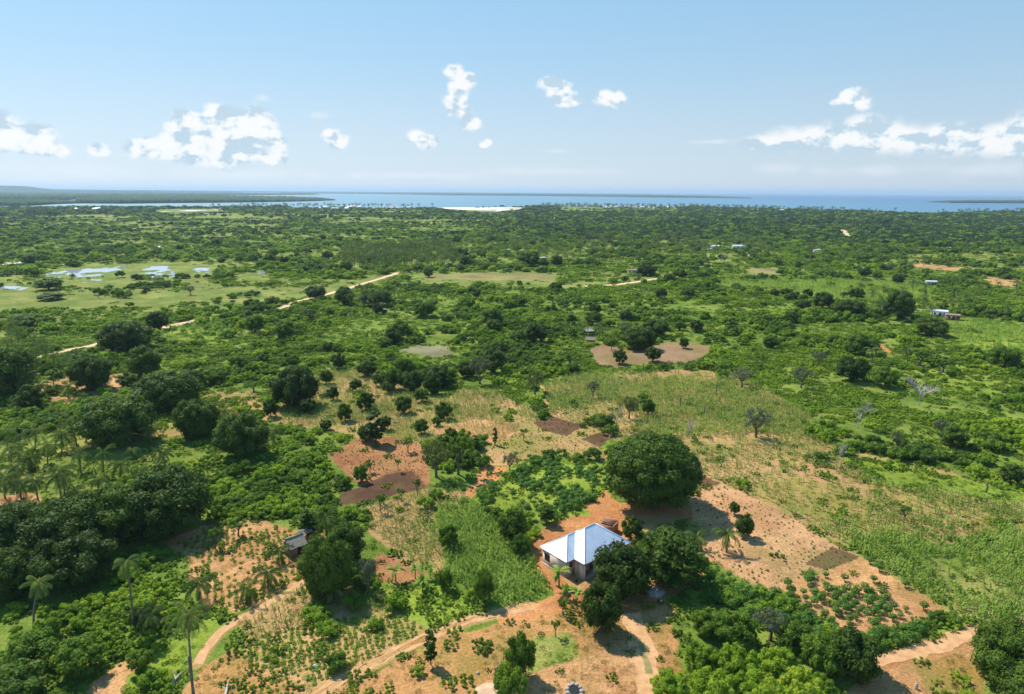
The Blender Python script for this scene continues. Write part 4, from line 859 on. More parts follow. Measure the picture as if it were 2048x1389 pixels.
 ('young', 1126, 1232, 30, 1194, 'young tree on the red earth left of the dark rounded tree', 'tree'),
 ('young', 1111, 1274, 22, 1238, 'slender young tree on the grass beside the two-rut track', 'tree'),
 ('greyair', 1020, 945, 34, 905, 'grey sapling cluster on the dotted field', 'tree'),
 ('young', 1047, 882, 20, 855, 'sapling at the corner of the brown tilled plot', 'tree'),
 ('column', 862, 1330, 26, 1255, 'twisted ivy-covered tree standing by the two-rut track', 'tree'),
 ('young', 1807, 1048, 26, 1008, 'thin grey sapling in the dry right field', 'tree'),
 ('mid', 897, 1098, 40, 1050, 'round bush tree inside the green maize field', 'tree'),
 ('mid', 967, 1205, 40, 1140, 'small spreading tree at the lower edge of the green maize', 'tree'),
 ('mid', 890, 1180, 32, 1138, 'dark shrub tree at the left edge of the green maize', 'tree'),
 ('mid', 1412, 1268, 62, 1222, 'dull leafy bush tree at the upper left end of the lower right thicket', 'thicket_tree'),
 ('mid', 1470, 1290, 84, 1228, 'dark leafy bush tree second along the top of the lower right thicket', 'thicket_tree'),
 ('greyair', 1540, 1282, 80, 1222, 'brownish topped bush tree at the top of the lower right thicket', 'thicket_tree'),
 ('mid', 1590, 1302, 70, 1250, 'leafy bush tree between the brownish one and the dark round one', 'thicket_tree'),
 ('med', 1702, 1348, 110, 1262, 'dark round thicket tree beside the orange footpath', 'thicket_tree'),
 ('mid', 1640, 1345, 80, 1275, 'green thicket tree left of the dark round one by the path', 'thicket_tree'),
 ('lush', 1400, 1345, 70, 1290, 'bright bush at the left flank of the lower right thicket', 'thicket_tree'),
 ('lush', 1470, 1365, 90, 1295, 'bright leafy bush in the middle of the lower right thicket', 'thicket_tree'),
 ('lush', 1555, 1368, 90, 1300, 'bright leafy bush right of the middle of the lower right thicket', 'thicket_tree'),
 ('lush', 1340, 1400, 80, 1345, 'bright bush at the foot of the thicket beside the track', 'thicket_tree'),
 ('lush', 1425, 1420, 100, 1345, 'bright bush second from the track at the bottom edge', 'thicket_tree'),
 ('lush', 1510, 1430, 100, 1350, 'bright bush third from the track at the bottom edge', 'thicket_tree'),
 ('lush', 1600, 1430, 100, 1350, 'bright bush nearest the bare earth at the bottom edge', 'thicket_tree'),
 ('lush', 1640, 1400, 60, 1352, 'small bright bush below the dark round thicket tree', 'thicket_tree'),
 ('big', 2015, 1370, 140, 1250, 'leafy tree beside the path at the lower right corner', 'mango_tree'),
 ('big', 2070, 1425, 150, 1330, 'dark leafy tree under the corner tree by the path', 'mango_tree'),
 ('mid', 1040, 1355, 60, 1265, 'dark spindly tree beside the trodden ground near the pale pit', 'tree'),
 ('mid', 1020, 1405, 70, 1330, 'shadowy bush tree at the edge of the pale earth mound', 'tree'),
 ('mid', 72, 1330, 90, 1270, 'rounded dull tree within the lower left scrub', 'tree'),
 ('mid', 165, 1345, 90, 1280, 'leafy tree in the lower left scrub near the tan bank', 'tree'),
 ('mid', 30, 1400, 120, 1340, 'scrub tree at the lower left corner', 'tree'),
 ('mid', 285, 1345, 50, 1300, 'brownish round shrub tree above the bright weeds', 'tree'),
]
for t_ in TREES:
    put_tree(*t_[:6], cat='shrub' if t_[6] == 'thicket' else 'tree', name=t_[6])
# sparse foliage on the half bare trees is their own crown; palms, each with its own lean
PALMS = [(16, 862, 16, 900), (70, 862, 71, 902), (122, 872, 124, 905), (160, 905, 162, 945), (75, 960, 76, 1000), (150, 985, 151, 1012), (240, 930, 241, 960), (330, 905, 330, 930), (22, 895, 24, 940), (180, 800, 181, 830), (141, 841, 154, 894), (174, 856, 172, 884), (204, 864, 205, 889), (242, 869, 240, 899), (302, 856, 301, 889), (36, 874, 38, 919), (94, 892, 96, 932), (207, 907, 208, 951), (58, 917, 62, 940), (30, 934, 33, 962), (9, 957, 10, 997), (42, 972, 42, 998), (113, 952, 125, 1010), (126, 942, 130, 992), (196, 960, 196, 980), (214, 987, 214, 1008), (280, 942, 280, 960), (315, 932, 315, 948), (449, 821, 451, 860), (262, 902, 262, 918), (106, 713, 108, 776), (50, 705, 60, 783), (31, 723, 31, 778), (72, 693, 73, 738), (149, 730, 154, 776), (53, 756, 53, 793), (136, 773, 137, 798), (82, 770, 84, 796), (20, 712, 22, 770), (75, 1168, 68, 1258), (254, 1124, 270, 1256), (377, 1230, 388, 1400), (398, 1168, 399, 1204), (491, 1182, 493, 1206), (561, 1102, 564, 1124), (536, 1147, 536, 1176), (651, 1036, 653, 1072), (1395, 1076, 1392, 1100), (1457, 1069, 1453, 1106), (548, 862, 548, 885), (1160, 648, 1160, 672), (1205, 660, 1207, 688), (1222, 672, 1223, 700), (1196, 650, 1198, 676), (1140, 652, 1141, 676), (1740, 618, 1741, 640), (1760, 612, 1762, 634), (1745, 700, 1744, 728), (1815, 700, 1815, 728), (1862, 610, 1864, 636), (1905, 600, 1906, 622), (790, 582, 790, 640), (765, 583, 766, 628), (726, 576, 727, 632), (745, 588, 745, 628), (700, 590, 701, 630), (830, 592, 831, 628), (312, 566, 312, 584), (432, 548, 432, 566), (300, 1236, 300, 1262), (190, 1005, 190, 1022), (664, 1176, 668, 1200)]
PL = ['second of the four palms in front of the huge dark crown', 'third of the four palms in front of the huge dark crown', 'right end palm of the four in front of the huge dark crown']
def near_lm(x, y):
    LM = [('the thatched hut', 590, 1105), ('the metal-roofed house', 1170, 1100), ('the sandy clearing', 110, 780), ('the huge dark crown', 200, 885), ('the left grass field', 110, 960), ('the left grove', 160, 1100),
          ('the stilt huts', 1180, 675), ('the far farmstead', 1885, 632), ('the brown field hut', 768, 624), ('the bare orange patch', 1768, 700), ('the lone palm by the mango', 450, 860), ('the wet meadow', 330, 590), ('the lower left scrub', 160, 1280), ('the pinkish plot', 1430, 1090), ('the tan path', 420, 1290)]
    return min(LM, key=lambda l: math.hypot(l[1] - x, (l[2] - y) * 2))[0]
DIRW = lambda dx, dy: ('beyond' if dy < 0 else 'before') if abs(dy) * 2 > abs(dx) else ('left of' if dx < 0 else 'right of')
ORD = ['', 'second ', 'third ', 'fourth ', 'fifth ', 'sixth ', 'seventh ', 'eighth ', 'ninth ', 'tenth ', 'eleventh ', 'twelfth ']
seen = {}
for k, (cx, cyy, bx, by) in enumerate(sorted(PALMS)):
    g = G(bx, by); top = GV(cx, cyy, g[1]); h = max(top[2], 1.2); ln = top[0] - g[0]
    rr_ = np.random.default_rng(900 + k); L_ = {75: 2.2, 254: 2.2, 377: 3.0}.get(cx, min(4.0, 1.8 + h * .34))
    tr, cr_ = palm_meshes(500 + k, h, (ln, rr_.normal() * .4), L=L_, n=16 if h > 2.5 else 12, nst=13)
    e = empty('palm_tree', (g[0], g[1], 0)); addobj('trunk', tr, e); addobj('crown', cr_, e)
    sz = 'tall thin' if h > 8 else ('middling' if h > 4.5 else 'short')
    key = f"{sz} coconut palm near {near_lm(bx, by)}"; c_ = seen.get(key, 0); seen[key] = c_ + 1
    tag(e, (f"{ORD[c_]}{key} from the left" if c_ else f"{key}, leftmost of its size"), 'palm', 'coconut palms among the farms')
    BLOCK.append((g[0], g[1], 1.0))
# the dead palm by the hut, the pandanus, the trunk without a crown, bananas
g = G(735, 1188); h = GV(733, 1128, g[1])[2]; rr_ = np.random.default_rng(77)
e = empty('dead_palm', (g[0], g[1], 0)); b = MB(); b.tube([(0, 0, -.3), (.1, 0, h * .5), (0, 0, h)], [.28, .2, .16], 7); b.build('trunk', M['palm_trunk'], e, True)
b = MB(); frond_set(b, (0, 0, h), rr_, n=22, L=3.2, droop=2.3, nst=9, w=.12); b.build('crown', M['pale_bark'] if False else M['grey'], e)
tag(e, 'grey drooping half-dead palm in front of the mango trees by the thatched hut', 'palm')
g = G(289, 1256); e = empty('pandanus', (g[0], g[1], 0)); b = MB(); rr_ = np.random.default_rng(78)
for q in [(0, 0, 2.2), (1.4, .3, 1.8), (-1.3, .2, 1.7), (.4, 1.2, 2.4)]:
    b2 = MB(); b.tube([(q[0] * .3, q[1] * .3, 0), q], [.14, .1], 5); frond_set(b, q, rr_, n=14, L=1.5, leaf=.35, nst=6, w=.2)
b.build('crown', M['olive'], e); tag(e, 'spiky pandanus clump with pale leaf tips at the foot of a tall thin palm', 'plant'); BLOCK.append((g[0], g[1], 1.5))
g = G(392, 1425); h = GV(391, 1314, g[1])[2]; b = MB(); b.tube([(g[0], g[1], -.3), (g[0] - .05, g[1], h * .5), (g[0] - .1, g[1], h)], [.2, .16, .14], 7)
tag(b.build('bare_palm_trunk', M['trunk'], None, True), 'dark headless palm trunk rising beside the tallest near palm', 'tree')
BAN = [(791, 1141, 791, 1164, 'banana plant with one upright leaf in the red patch'), (845, 1162, 845, 1184, 'ragged banana plant at the right of the red patch'), (831, 1140, 831, 1158, 'small banana plant behind the ragged one'), (861, 1138, 861, 1156, 'banana plant nearest the green maize by the red patch'), (1116, 1142, 1118, 1172, 'banana plant by the corner of the metal-roofed house'), (1133, 1180, 1134, 1196, 'small banana plant on the yard edge below the house'), (1152, 1186, 1153, 1204, 'last small banana plant between the yard and the dark rounded tree')]
for k, (cx, cyy, bx, by, lb) in enumerate(BAN):
    g = G(bx, by); h = GV(cx, cyy - 8, g[1])[2]; o = banana_mesh(600 + k).build('banana_plant', M['bright'] if k % 2 else M['maize']); o.location = (g[0], g[1], 0); s = h / 2.4; o.scale = (s * .9, s * .9, s); o.rotation_euler[2] = k
    tag(o, lb, 'plant', 'banana plants'); BLOCK.append((g[0], g[1], .8))

# ------------------------------------------------------------------ buildings
def poly_prism(b, pts, z0, z1, v=.5):
    n = len(pts); V = [(*p, z0) for p in pts] + [(*p, z1) for p in pts]
    b.quads(V, [[i, (i + 1) % n, n + (i + 1) % n, n + i] for i in range(n)], v)
# the metal-roofed house. u runs right and near, w right and far
m, N, L = newmat('corrugated_metal')
tc = N.new('ShaderNodeTexCoord'); ge = N.new('ShaderNodeNewGeometry')
no = N.new('ShaderNodeTexNoise'); no.inputs['Scale'].default_value = 1.2; no.inputs['Detail'].default_value = 6; L.new(tc.outputs['Object'], no.inputs['Vector'])
rp = ramp(N, [(.2, (.62, .66, .69)), (.8, (.82, .84, .86))]); at_ = N.new('ShaderNodeAttribute'); at_.attribute_name = 'v'
L.new(math_n(N, L, 'ADD', math_n(N, L, 'MULTIPLY', at_.outputs['Fac'], .25), math_n(N, L, 'MULTIPLY', no.outputs['Fac'], .85)), rp.inputs[0])
p = N.new('ShaderNodeBsdfPrincipled'); L.new(rp.outputs[0], p.inputs['Base Color']); p.inputs['Metallic'].default_value = .4; p.inputs['Roughness'].default_value = .42
o = N.new('ShaderNodeOutputMaterial'); L.new(p.outputs[0], o.inputs[0]); M['tin'] = m
th = math.radians(39.5); HW = np.array([math.cos(th), math.sin(th)]); HU = np.array([math.sin(th), -math.cos(th)])
C3 = G(1168.7, 1130, 2.9)[:2]; HO = C3 - HU * 8.5 - HW * 1.8
hp = lambda u, w: tuple(HO + HU * u + HW * w)
T_ = .74; E_ = 2.9
house = empty('house', (*hp(4, 6), 0)); HM = np.array([[HU[0], HW[0], 0], [HU[1], HW[1], 0], [0, 0, 1]])
house.rotation_euler[2] = math.atan2(HU[1], HU[0]); 
# local frame: x = u - 4, y = w - 6 (right-handed: HU x HW = +z)
def lc(u, w, z): return (u - 4, w - 6, z)
A_ = 1.8; W1, W2, B_ = 6.3, 8.5, 12.8
def facet_corr(b, poly, down, pitch=.22, amp=.028, thick=0):
    """a roof facet as real corrugated sheet: strips across the slope. poly in local 3-D, down = unit vector down the slope"""
    P = np.array(poly, float); n = np.cross(P[1] - P[0], P[2] - P[0]); n /= np.linalg.norm(n); n = n if n[2] > 0 else -n
    d = np.array(down, float); d -= n * (d @ n); d /= np.linalg.norm(d); a = np.cross(d, n)
    s = (P - P[0]) @ a; t = (P - P[0]) @ d; xs = np.arange(s.min(), s.max() + pitch / 4, pitch / 4); V = []
    for x in xs:
        x = min(max(x, s.min() + 1e-4), s.max() - 1e-4); hit = []
        for i in range(len(P)):
            j = (i + 1) % len(P)
            if (s[i] - x) * (s[j] - x) < 0: q = (x - s[i]) / (s[j] - s[i]); hit.append(t[i] + q * (t[j] - t[i]))
        hit = hit or [0, 0]; h = amp * (math.sin(2 * math.pi * x / pitch) + 1)
        for tt in (min(hit), max(hit)): V.append(P[0] + a * x + d * tt + n * h)
    Q = [[2 * i, 2 * i + 1, 2 * i + 3, 2 * i + 2] for i in range(len(xs) - 1)]; rq = np.random.default_rng(len(xs)); sv = rq.random(len(xs) // 16 + 2); b.quads(V, Q, sv[np.arange(len(Q)) // 16])
z = lambda r: E_ + r * T_
rL, rM = W1 / 2, W2 / 2
xc = rL                                                        # where the left ridge runs into the main hip
roofF = [
 ([lc(0, 0, E_), lc(W1, 0, E_), lc(rL, rL, z(rL))], (0, -1, 0)),
 ([lc(W1, 0, E_), lc(W1, A_, E_), lc(rL, A_ + rL, z(rL)), lc(rL, rL, z(rL))], (1, 0, 0)),
 ([lc(W1, A_, E_), lc(W2, A_, E_), lc(rM, A_ + rM, z(rM)), lc(rL, A_ + rL, z(rL))], (0, -1, 0)),
 ([lc(W2, A_, E_), lc(W2, B_, E_), lc(rM, B_ - rM, z(rM)), lc(rM, A_ + rM, z(rM))], (1, 0, 0)),
 ([lc(W2, B_, E_), lc(0, B_, E_), lc(rM, B_ - rM, z(rM))], (0, 1, 0)),
 ([lc(0, B_, E_), lc(0, 0, E_), lc(rL, rL, z(rL)), lc(rL, A_ + rL, z(rL)), lc(rM, A_ + rM, z(rM)), lc(rM, B_ - rM, z(rM))], (-1, 0, 0))]
for k, (pl, dn) in enumerate(roofF):
    b = MB(); facet_corr(b, pl, dn)
    o = b.build('roof_slope', M['tin'], house)
b = MB()
def cap(p, q, r=.09): b.tube([p, q], [r, r], 6)
for p_, q_ in [((0, 0, E_), (rL, rL, z(rL))), ((W1, 0, E_), (rL, rL, z(rL))), ((rL, rL, z(rL)), (rL, A_ + rL, z(rL))), ((rL, A_ + rL, z(rL)), (rM, A_ + rM, z(rM))), ((W2, A_, E_), (rM, A_ + rM, z(rM))), ((rM, A_ + rM, z(rM)), (rM, B_ - rM, z(rM))), ((W2, B_, E_), (rM, B_ - rM, z(rM))), ((0, B_, E_), (rM, B_ - rM, z(rM)))]:
    cap(np.array(lc(*p_)) + [0, 0, .04], np.array(lc(*q_)) + [0, 0, .04])
b.build('ridge_cap', M['tin'], house)
b = MB()                                                       # fascia boards along the eaves
def wallbox(b, u0, w0, u1, w1, z0, z1, t=.2, v=.5):
    p = np.array(lc(u0, w0, 0))[:2]; q = np.array(lc(u1, w1, 0))[:2]; d = q - p; ln = np.hypot(*d); d /= ln; nn = np.array([-d[1], d[0]]) * t / 2
    pts = [p - nn, q - nn, q + nn, p + nn]; V = [(*x, z0) for x in pts] + [(*x, z1) for x in pts]
    b.quads(V, [[0, 1, 2, 3], [7, 6, 5, 4], [0, 4, 5, 1], [1, 5, 6, 2], [2, 6, 7, 3], [3, 7, 4, 0]], v)
for a_, c_ in [((0, 0), (W1, 0)), ((W1, 0), (W1, A_)), ((W1, A_), (W2, A_)), ((W2, A_), (W2, B_)), ((W2, B_), (0, B_)), ((0, B_), (0, 0))]:
    wallbox(b, *a_, *c_, E_ - .16, E_ - .01, .04)
b.build('fascia_board', plain('rust_red_board', (.35, .17, .12), (.45, .25, .18)), house)
k_ = .42; wt = E_ - .02
walls = [((k_, k_), (W1 - k_, k_), 'wall'), ((W1 - k_, k_ + .101), (W1 - k_, A_ + k_ + .1), 'wall'), ((W1 - k_ + .101, A_ + k_), (W2 - 2.1, A_ + k_), 'wall'), ((W2 - 2.0, A_ + k_ - .1), (W2 - 2.0, B_ - k_), 'wall'), ((W2 - 2.101, B_ - k_ - .1), (k_, B_ - k_ - .1), 'wall'), ((k_, B_ - k_ - .201), (k_, k_ + .101), 'wall')]
for a_, c_, nm in walls:
    b = MB(); wallbox(b, *a_, *c_, -.2, wt); b.build(nm, M['plaster'], house)
b = MB(); wallbox(b, W2 - k_ - .1, A_ + k_, W2 - 1.9, A_ + k_, -.2, wt, .2); b.build('porch_wall', M['plaster'], house)
def opening(u0, w0, u1, w1, z0, z1, nm, out):
    """a recess frame, dark glass and bars proud of the wall; out = outward local direction"""
    ox, oy = out; fr = MB(); pn = MB(); p = np.array([u0, w0]); q = np.array([u1, w1]); d = (q - p) / np.hypot(*(q - p)); off = np.array([ox, oy]) * .115
    def bar(a, c, za, zb, t, o_): wallbox(fr if t != 'p' else pn, *(a + off * o_), *(c + off * o_), za, zb, .05)
    bar(p, q, z0, z1, 'p', 1.0)
    for za, zb in ((z0 - .07, z0), (z1, z1 + .07)): bar(p - d * .07, q + d * .07, za, zb, 'f', 1.15)
    bar(p - d * .07, p, z0, z1, 'f', 1.15); bar(q, q + d * .07, z0, z1, 'f', 1.15)
    mid = (p + q) / 2
    if nm == 'window':
        bar(mid - d * .025, mid + d * .025, z0, z1, 'f', 1.3)
        bar(p, q, (z0 + z1) / 2 - .02, (z0 + z1) / 2 + .02, 'f', 1.45)
    f_ = fr.build(nm, M['wood'], house); pn.build('pane' if nm == 'window' else 'leaf', M['dark'] if nm == 'window' else M['wood'], f_)
opening(1.0, k_, 2.1, k_, 1.0, 2.1, 'window', (0, -1))
opening(W1 - k_, k_ + .6, W1 - k_, k_ + 1.2, 1.5, 2.3, 'window', (1, 0))
opening(W2 - 2.0, 5.0, W2 - 2.0, 5.95, .15, 2.2, 'door', (1, 0)); opening(W2 - 2.0, 7.2, W2 - 2.0, 8.5, 1.0, 2.1, 'window', (1, 0)); opening(W2 - 2.0, 9.6, W2 - 2.0, 10.9, 1.0, 2.1, 'window', (1, 0))
for w_ in (A_ + k_, 4.5, 6.9, 9.4, B_ - k_):
    if w_ == A_ + k_: w_ += .13
    b = MB(); b.box(lc(W2 - k_, w_, E_ / 2 - .1), (.22, .22, E_ + .1)); b.build('porch_post', M['white'], house)
b = MB(); b.box(lc(W2 - 1.15, 7.3, .02), (1.9, 10.6, .26)); b.build('porch_floor', M['concrete'], house)
b = MB(); b.box(lc(W1 / 2, k_ - .16, .12), (W1 - .6, .10, .5)); b.box(lc(W1 - k_ + .16, k_ + .8, .12), (.10, 1.7, .5)); b.build('plinth', M['concrete'], house)
tag(house, 'cream house with a shining corrugated metal hip roof and a shaded porch', 'house')
# unfinished brick kitchen behind the house
g = G(1216, 1062); e = empty('brick_enclosure', (g[0], g[1], 0), math.radians(-30)); b = MB()
for (x0, y0, x1, y1, hh) in [(-1.4, -1, 1.4, -1, 1.5), (1.4, -.9, 1.4, 1.2, 1.7), (-1.4, -.9, -1.4, 1.2, 1.2), (-1.3, 1.2, 1.3, 1.2, 1.8)]:
    p_, q_ = np.array([x0, y0]), np.array([x1, y1]); d = q_ - p_; ln = np.hypot(*d); b.box(((x0 + x1) / 2, (y0 + y1) / 2, hh / 2), (abs(d[0]) + .2, abs(d[1]) + (.2 if d[0] else -.02), hh))
b.build('wall', M['brick'], e); b = MB(); b.box((-.2, .1, 1.62), (2.9, .12, .10)); b.box((.1, -.4, 1.56), (2.6, .1, .08)); b.box((.6, .6, .1), (.7, .5, .8)); b.build('beam', M['wood'], e)
tag(e, 'roofless brick enclosure with loose beams just behind the metal-roofed house', 'outbuilding')

# thatched hut: ridge from (569,1085) to (605,1076) in the photograph
g1, g2 = G(583, 1116), G(611, 1105); dv = (g2 - g1)[:2]; ln = np.hypot(*dv); ang = math.atan2(dv[1], dv[0]); c = (g1 + g2)[:2] / 2
hut = empty('thatched_hut', (*c, 0), ang)
def thatch_roof(b, ln, wd, eave, ridge, rng, sag=.08, over=.35, tip=0):
    n = 26
    for sgn in (-1, 1):
        for lay in range(7):
            t0, t1 = lay / 7, (lay + 1.35) / 7; V = []
            for i in range(n + 1):
                x = -ln / 2 - over + (ln + 2 * over) * i / n
                for t, o_ in ((t0, .02), (t1 + rng.normal() * .02, .10)):
                    y = sgn * t * (wd / 2 + over); zz = ridge - (ridge - eave) * t * 1.05 + o_ - sag * math.sin(math.pi * i / n) * (1 - t) + rng.normal() * .02
                    V.append((x, y + wd / 2, zz))
            b.quads(V, [[2 * i, 2 * i + 1, 2 * i + 3, 2 * i + 2] for i in range(n)], .5)
    for i in range(n + 1):
        pass
    b.tube([(-ln / 2 - over, wd / 2, ridge + .08), (0, wd / 2, ridge + .08 - sag), (ln / 2 + over, wd / 2, ridge + .08)], [.12, .14, .12], 6)
rr_ = np.random.default_rng(5); b = MB(); thatch_roof(b, ln, 2.6, 1.75, 2.9, rr_); b.build('roof', M['thatch'], hut)
b = MB()
for (x, y, sx_, sy_, h_) in [(0, .06, ln, .12, 1.8), (0, 2.54, ln, .12, 1.8), (-ln / 2 + .06, 1.3, .12, 2.34, 1.9), (ln / 2 - .06, 1.3, .12, 2.34, 1.9)]: b.box((x, y, h_ / 2 - .1), (sx_, sy_, h_ + .2))
b.tris([(-ln / 2 + .03, 0, 1.85), (-ln / 2 + .03, 2.6, 1.85), (-ln / 2 + .03, 1.3, 2.8), (ln / 2 - .03, 0, 1.85), (ln / 2 - .03, 2.6, 1.85), (ln / 2 - .03, 1.3, 2.8)], [[0, 1, 2], [3, 5, 4]]); b.build('wall', M['mudwall'], hut)
b = MB(); b.box((.3, -.03, .85), (.75, .06, 1.6)); b.build('door', M['dark'], hut)
tag(hut, 'small hut with a weathered brown-grey thatched roof under the big mango tree', 'hut')
g = G(612, 1083); h2 = empty('lean_to', (g[0], g[1], 0), ang); b = MB()
for i in range(7): b.box((0, i * .18 - .5, 1.75 + i * .05 + rr_.normal() * .02), (2.3 + rr_.normal() * .1, .21, .07))
b.build('roof', M['thatch'], h2); b = MB()
for x in (-1, 1):
    for y in (-.4, .5): b.tube([(x, y, -.1), (x, y, 1.8)], [.05, .05], 5)
b.build('post', M['wood'], h2); tag(h2, 'low open thatched shelter joined behind the hut in the shade', 'shelter')

def simple_house(name, cx, by, wpx, hpx, wallm, roofm, label, cat='house', rz=0.0, dep=.7, flatness=.3, hip=True, group=None, detail=True):
    g = G(cx, by); s = pxm(g[1]); w = wpx / s; d = w * dep; eh = max(1.9, min(3.0, hpx / s * .45)); rh = max(.5, w * flatness * .5)
    e = empty(name, (g[0], g[1] + d / 2, 0), rz); b = MB(); b.box((0, 0, eh / 2 - .1), (w * .9, d * .9, eh + .2)); b.build('wall', M[wallm], e)
    b = MB(); ins = min(w, d) / 2 if hip else 0
    V = [(-w / 2, -d / 2, eh), (w / 2, -d / 2, eh), (w / 2, d / 2, eh), (-w / 2, d / 2, eh), (-w / 2 + ins, 0, eh + rh), (w / 2 - ins, 0, eh + rh)]
    b.quads(V, [[0, 1, 5, 4], [2, 3, 4, 5], [0, 3, 2, 1]]); b.tris(V, [[1, 2, 5], [3, 0, 4]]); b.build('roof', M[roofm], e)
    if detail:
        b = MB(); b.box((w * .02, -d * .45 - .02, 1.0), (.9, .05, 1.9)); b.build('door', M['dark'], e)
        for xx in (-.28, .3): b = MB(); b.box((w * xx, -d * .45 - .02, 1.45), (1.0, .05, .9)); b.build('window', M['dark'], e)
    tag(e, label, cat, group); BLOCK.append((g[0], g[1] + d / 2, w * .6)); return e
M['tin2'] = plain('bright_sheet', (.70, .72, .74), (.85, .86, .87), rough=.5, metal=.2)
simple_house('farmhouse', 1884, 634, 30, 18, 'plaster', 'tin2', 'far farmhouse with a shiny metal gable roof among palms', rz=-.45, hip=False)
simple_house('farm_shed', 1910, 641, 26, 14, 'mudwall', 'rust', 'brown roofed shed just right of the far metal-roofed farmhouse', rz=-.4, hip=False)
simple_house('farmhouse', 1866, 571, 20, 12, 'rust', 'tin2', 'small white and maroon house beyond the bright far field', rz=-.2, hip=False)
simple_house('farmhouse', 1266, 548, 20, 9, 'plaster', 'rust', 'low house with a pinkish grey roof left of the dark mango beside the far road', hip=False)
simple_house('farmhouse', 1435, 500, 24, 11, 'white', 'tin2', 'white roofed long house, left one of the pair in the coconut groves', hip=False)
simple_house('farmhouse', 1480, 499, 24, 10, 'white', 'tin2', 'white roofed long house, right one of the pair in the coconut groves', hip=False)
simple_house('farmhouse', 1639, 507, 18, 12, 'plaster', 'tin2', 'white pyramid roofed house alone right of the two long white roofs')
simple_house('farmhouse', 1901, 500, 12, 6, 'white', 'tin2', 'tiny white house near the far right woodland edge')
simple_house('farmhouse', 1580, 487, 8, 5, 'white', 'tin2', 'tiny white house above the pair of long white roofs')
simple_house('farmhouse', 1378, 505, 8, 5, 'white', 'tin2', 'tiny pale roof left of the pair of long white roofs')
simple_house('farmhouse', 1088, 521, 14, 8, 'mudwall', 'tin2', 'small pale roof right of the big dark tree in the coconut groves')
simple_house('farmhouse', 1310, 484, 14, 8, 'rust', 'rust', 'orange-red roof far off in the right woodland')
simple_house('field_hut', 768, 628, 12, 10, 'mudwall', 'thatch', 'little brown thatched field hut in the middle scrub', cat='hut', hip=False)
simple_house('cyan_shed', 1017, 504, 6, 7, 'white', 'tin2', 'tiny pale blue shed by a dark tree in the coconut groves', cat='shed')
simple_house('farmhouse', 1734, 427, 5, 3, 'white', 'tin2', 'speck of a white house near the right coast', detail=False)
simple_house('farmhouse', 1083, 427, 7, 4, 'white', 'tin2', 'speck of a white house right of the coastal sand flat', detail=False)
# stilt huts by the red clearing
for (cx, by, w_, lb, ry) in [(1179, 672, 17, 'upper stilt hut with a pale thatched roof among palms by the red clearing', .35), (1180, 690, 18, 'lower stilt hut with a dark thatched roof on thin poles by the red clearing', -.25)]:
    g = G(cx, by); s = pxm(g[1]); w = w_ / s; e = empty('stilt_hut', (g[0], g[1], 0), ry); b = MB()
    for x in (-w / 2 + .15, w / 2 - .15):
        for y in (0.1, w * .6): b.tube([(x, y, -.1), (x, y, 2.0)], [.08, .08], 5)
    b.build('post', M['wood'], e); b = MB(); b.box((0, w * .3, 1.6), (w * .8, w * .5, .9)); b.build('wall', M['mudwall'], e)
    b = MB(); thatch_roof(b, w * .95, w * .65, 2.05, 3.0, np.random.default_rng(int(by)), over=.3); b.build('roof', M['thatch'] if by > 680 else plain('bleached_thatch', (.5, .46, .38), (.68, .64, .55), scale=5), e); tag(e, lb, 'hut')
# the villages on the coast: small white and red roofs
rv = np.random.default_rng(33)
def village(xs0, xs1, y0, y1, n, label, group, red=.25):
    for k in range(n):
        cx = rv.uniform(xs0, xs1); by = rv.uniform(y0, y1); g = G(cx, by)
        if not on_land(np.array([g[0]]), np.array([g[1]]))[0]: continue
        w = rv.uniform(9, 20); e = empty('village_house', (g[0], g[1], 0), rv.normal() * .3); b = MB(); b.box((0, 0, 1.9), (w * .9, 7, 4.4)); b.build('wall', M['white'], e)
        b = MB(); V = [(-w / 2, -4.5, 4), (w / 2, -4.5, 4), (w / 2, 4.5, 4), (-w / 2, 4.5, 4), (-w / 2 + 3, 0, 7.5), (w / 2 - 3, 0, 7.5)]
        b.quads(V, [[0, 1, 5, 4], [2, 3, 4, 5], [0, 3, 2, 1]]); b.tris(V, [[1, 2, 5], [3, 0, 4]]); b.build('roof', M['rust'] if rv.random() < red else M['tin2'], e); tag(e, label, 'house', group)
        BLOCK.append((g[0], g[1] - 8, w * .8))
village(1140, 1345, 414.6, 418.5, 26, 'little pale house of the village along the coast right of the sand flat', 'coast village right of the sand flat')
village(590, 850, 416, 421, 17, 'little pale house of the village along the coast left of the sand flat', 'coast village left of the sand flat')
village(1440, 1600, 420, 424, 9, 'little pale house in the coastal woods toward the open sea', 'houses in the coastal woods')
village(2, 92, 402.5, 406, 13, 'little white house of the village across the marsh at far left', 'far left village', .1)
village(150, 200, 420, 424, 3, 'little pale house between the far left village and the inlet', 'houses by the inlet', .1)

# ------------------------------------------------------------------ small things on the ground
def log(name, p0, p1, r, mat, label, cat, bend=.1):
    a, c = G(*p0), G(*p1); mid = (a + c) / 2 + np.array([bend, 0, r]); b = MB(); b.tube([a + [0, 0, r], mid + [0, 0, r * .5], c + [0, 0, r]], [r, r * .9, r * .6], 7)
    s_ = c - a; s_ /= np.linalg.norm(s_); b.tube([mid, mid + s_ * .5 + np.array([-s_[1], s_[0], .35]) * .6], [r * .5, r * .2], 5)
    tag(b.build(name, M[mat], None), label, cat)
log('fallen_log', (335, 1378), (366, 1346), .2, 'pale_bark', 'bleached fallen log lying on the grass left of the headless palm trunk', 'log')
log('fallen_log', (449, 1400), (456, 1366), .17, 'pale_bark', 'short bleached log right of the headless palm trunk', 'log')
log('fallen_log', (990, 1340), (1006, 1325), .12, 'wood', 'brown pole lying near the pale earth mound', 'log')
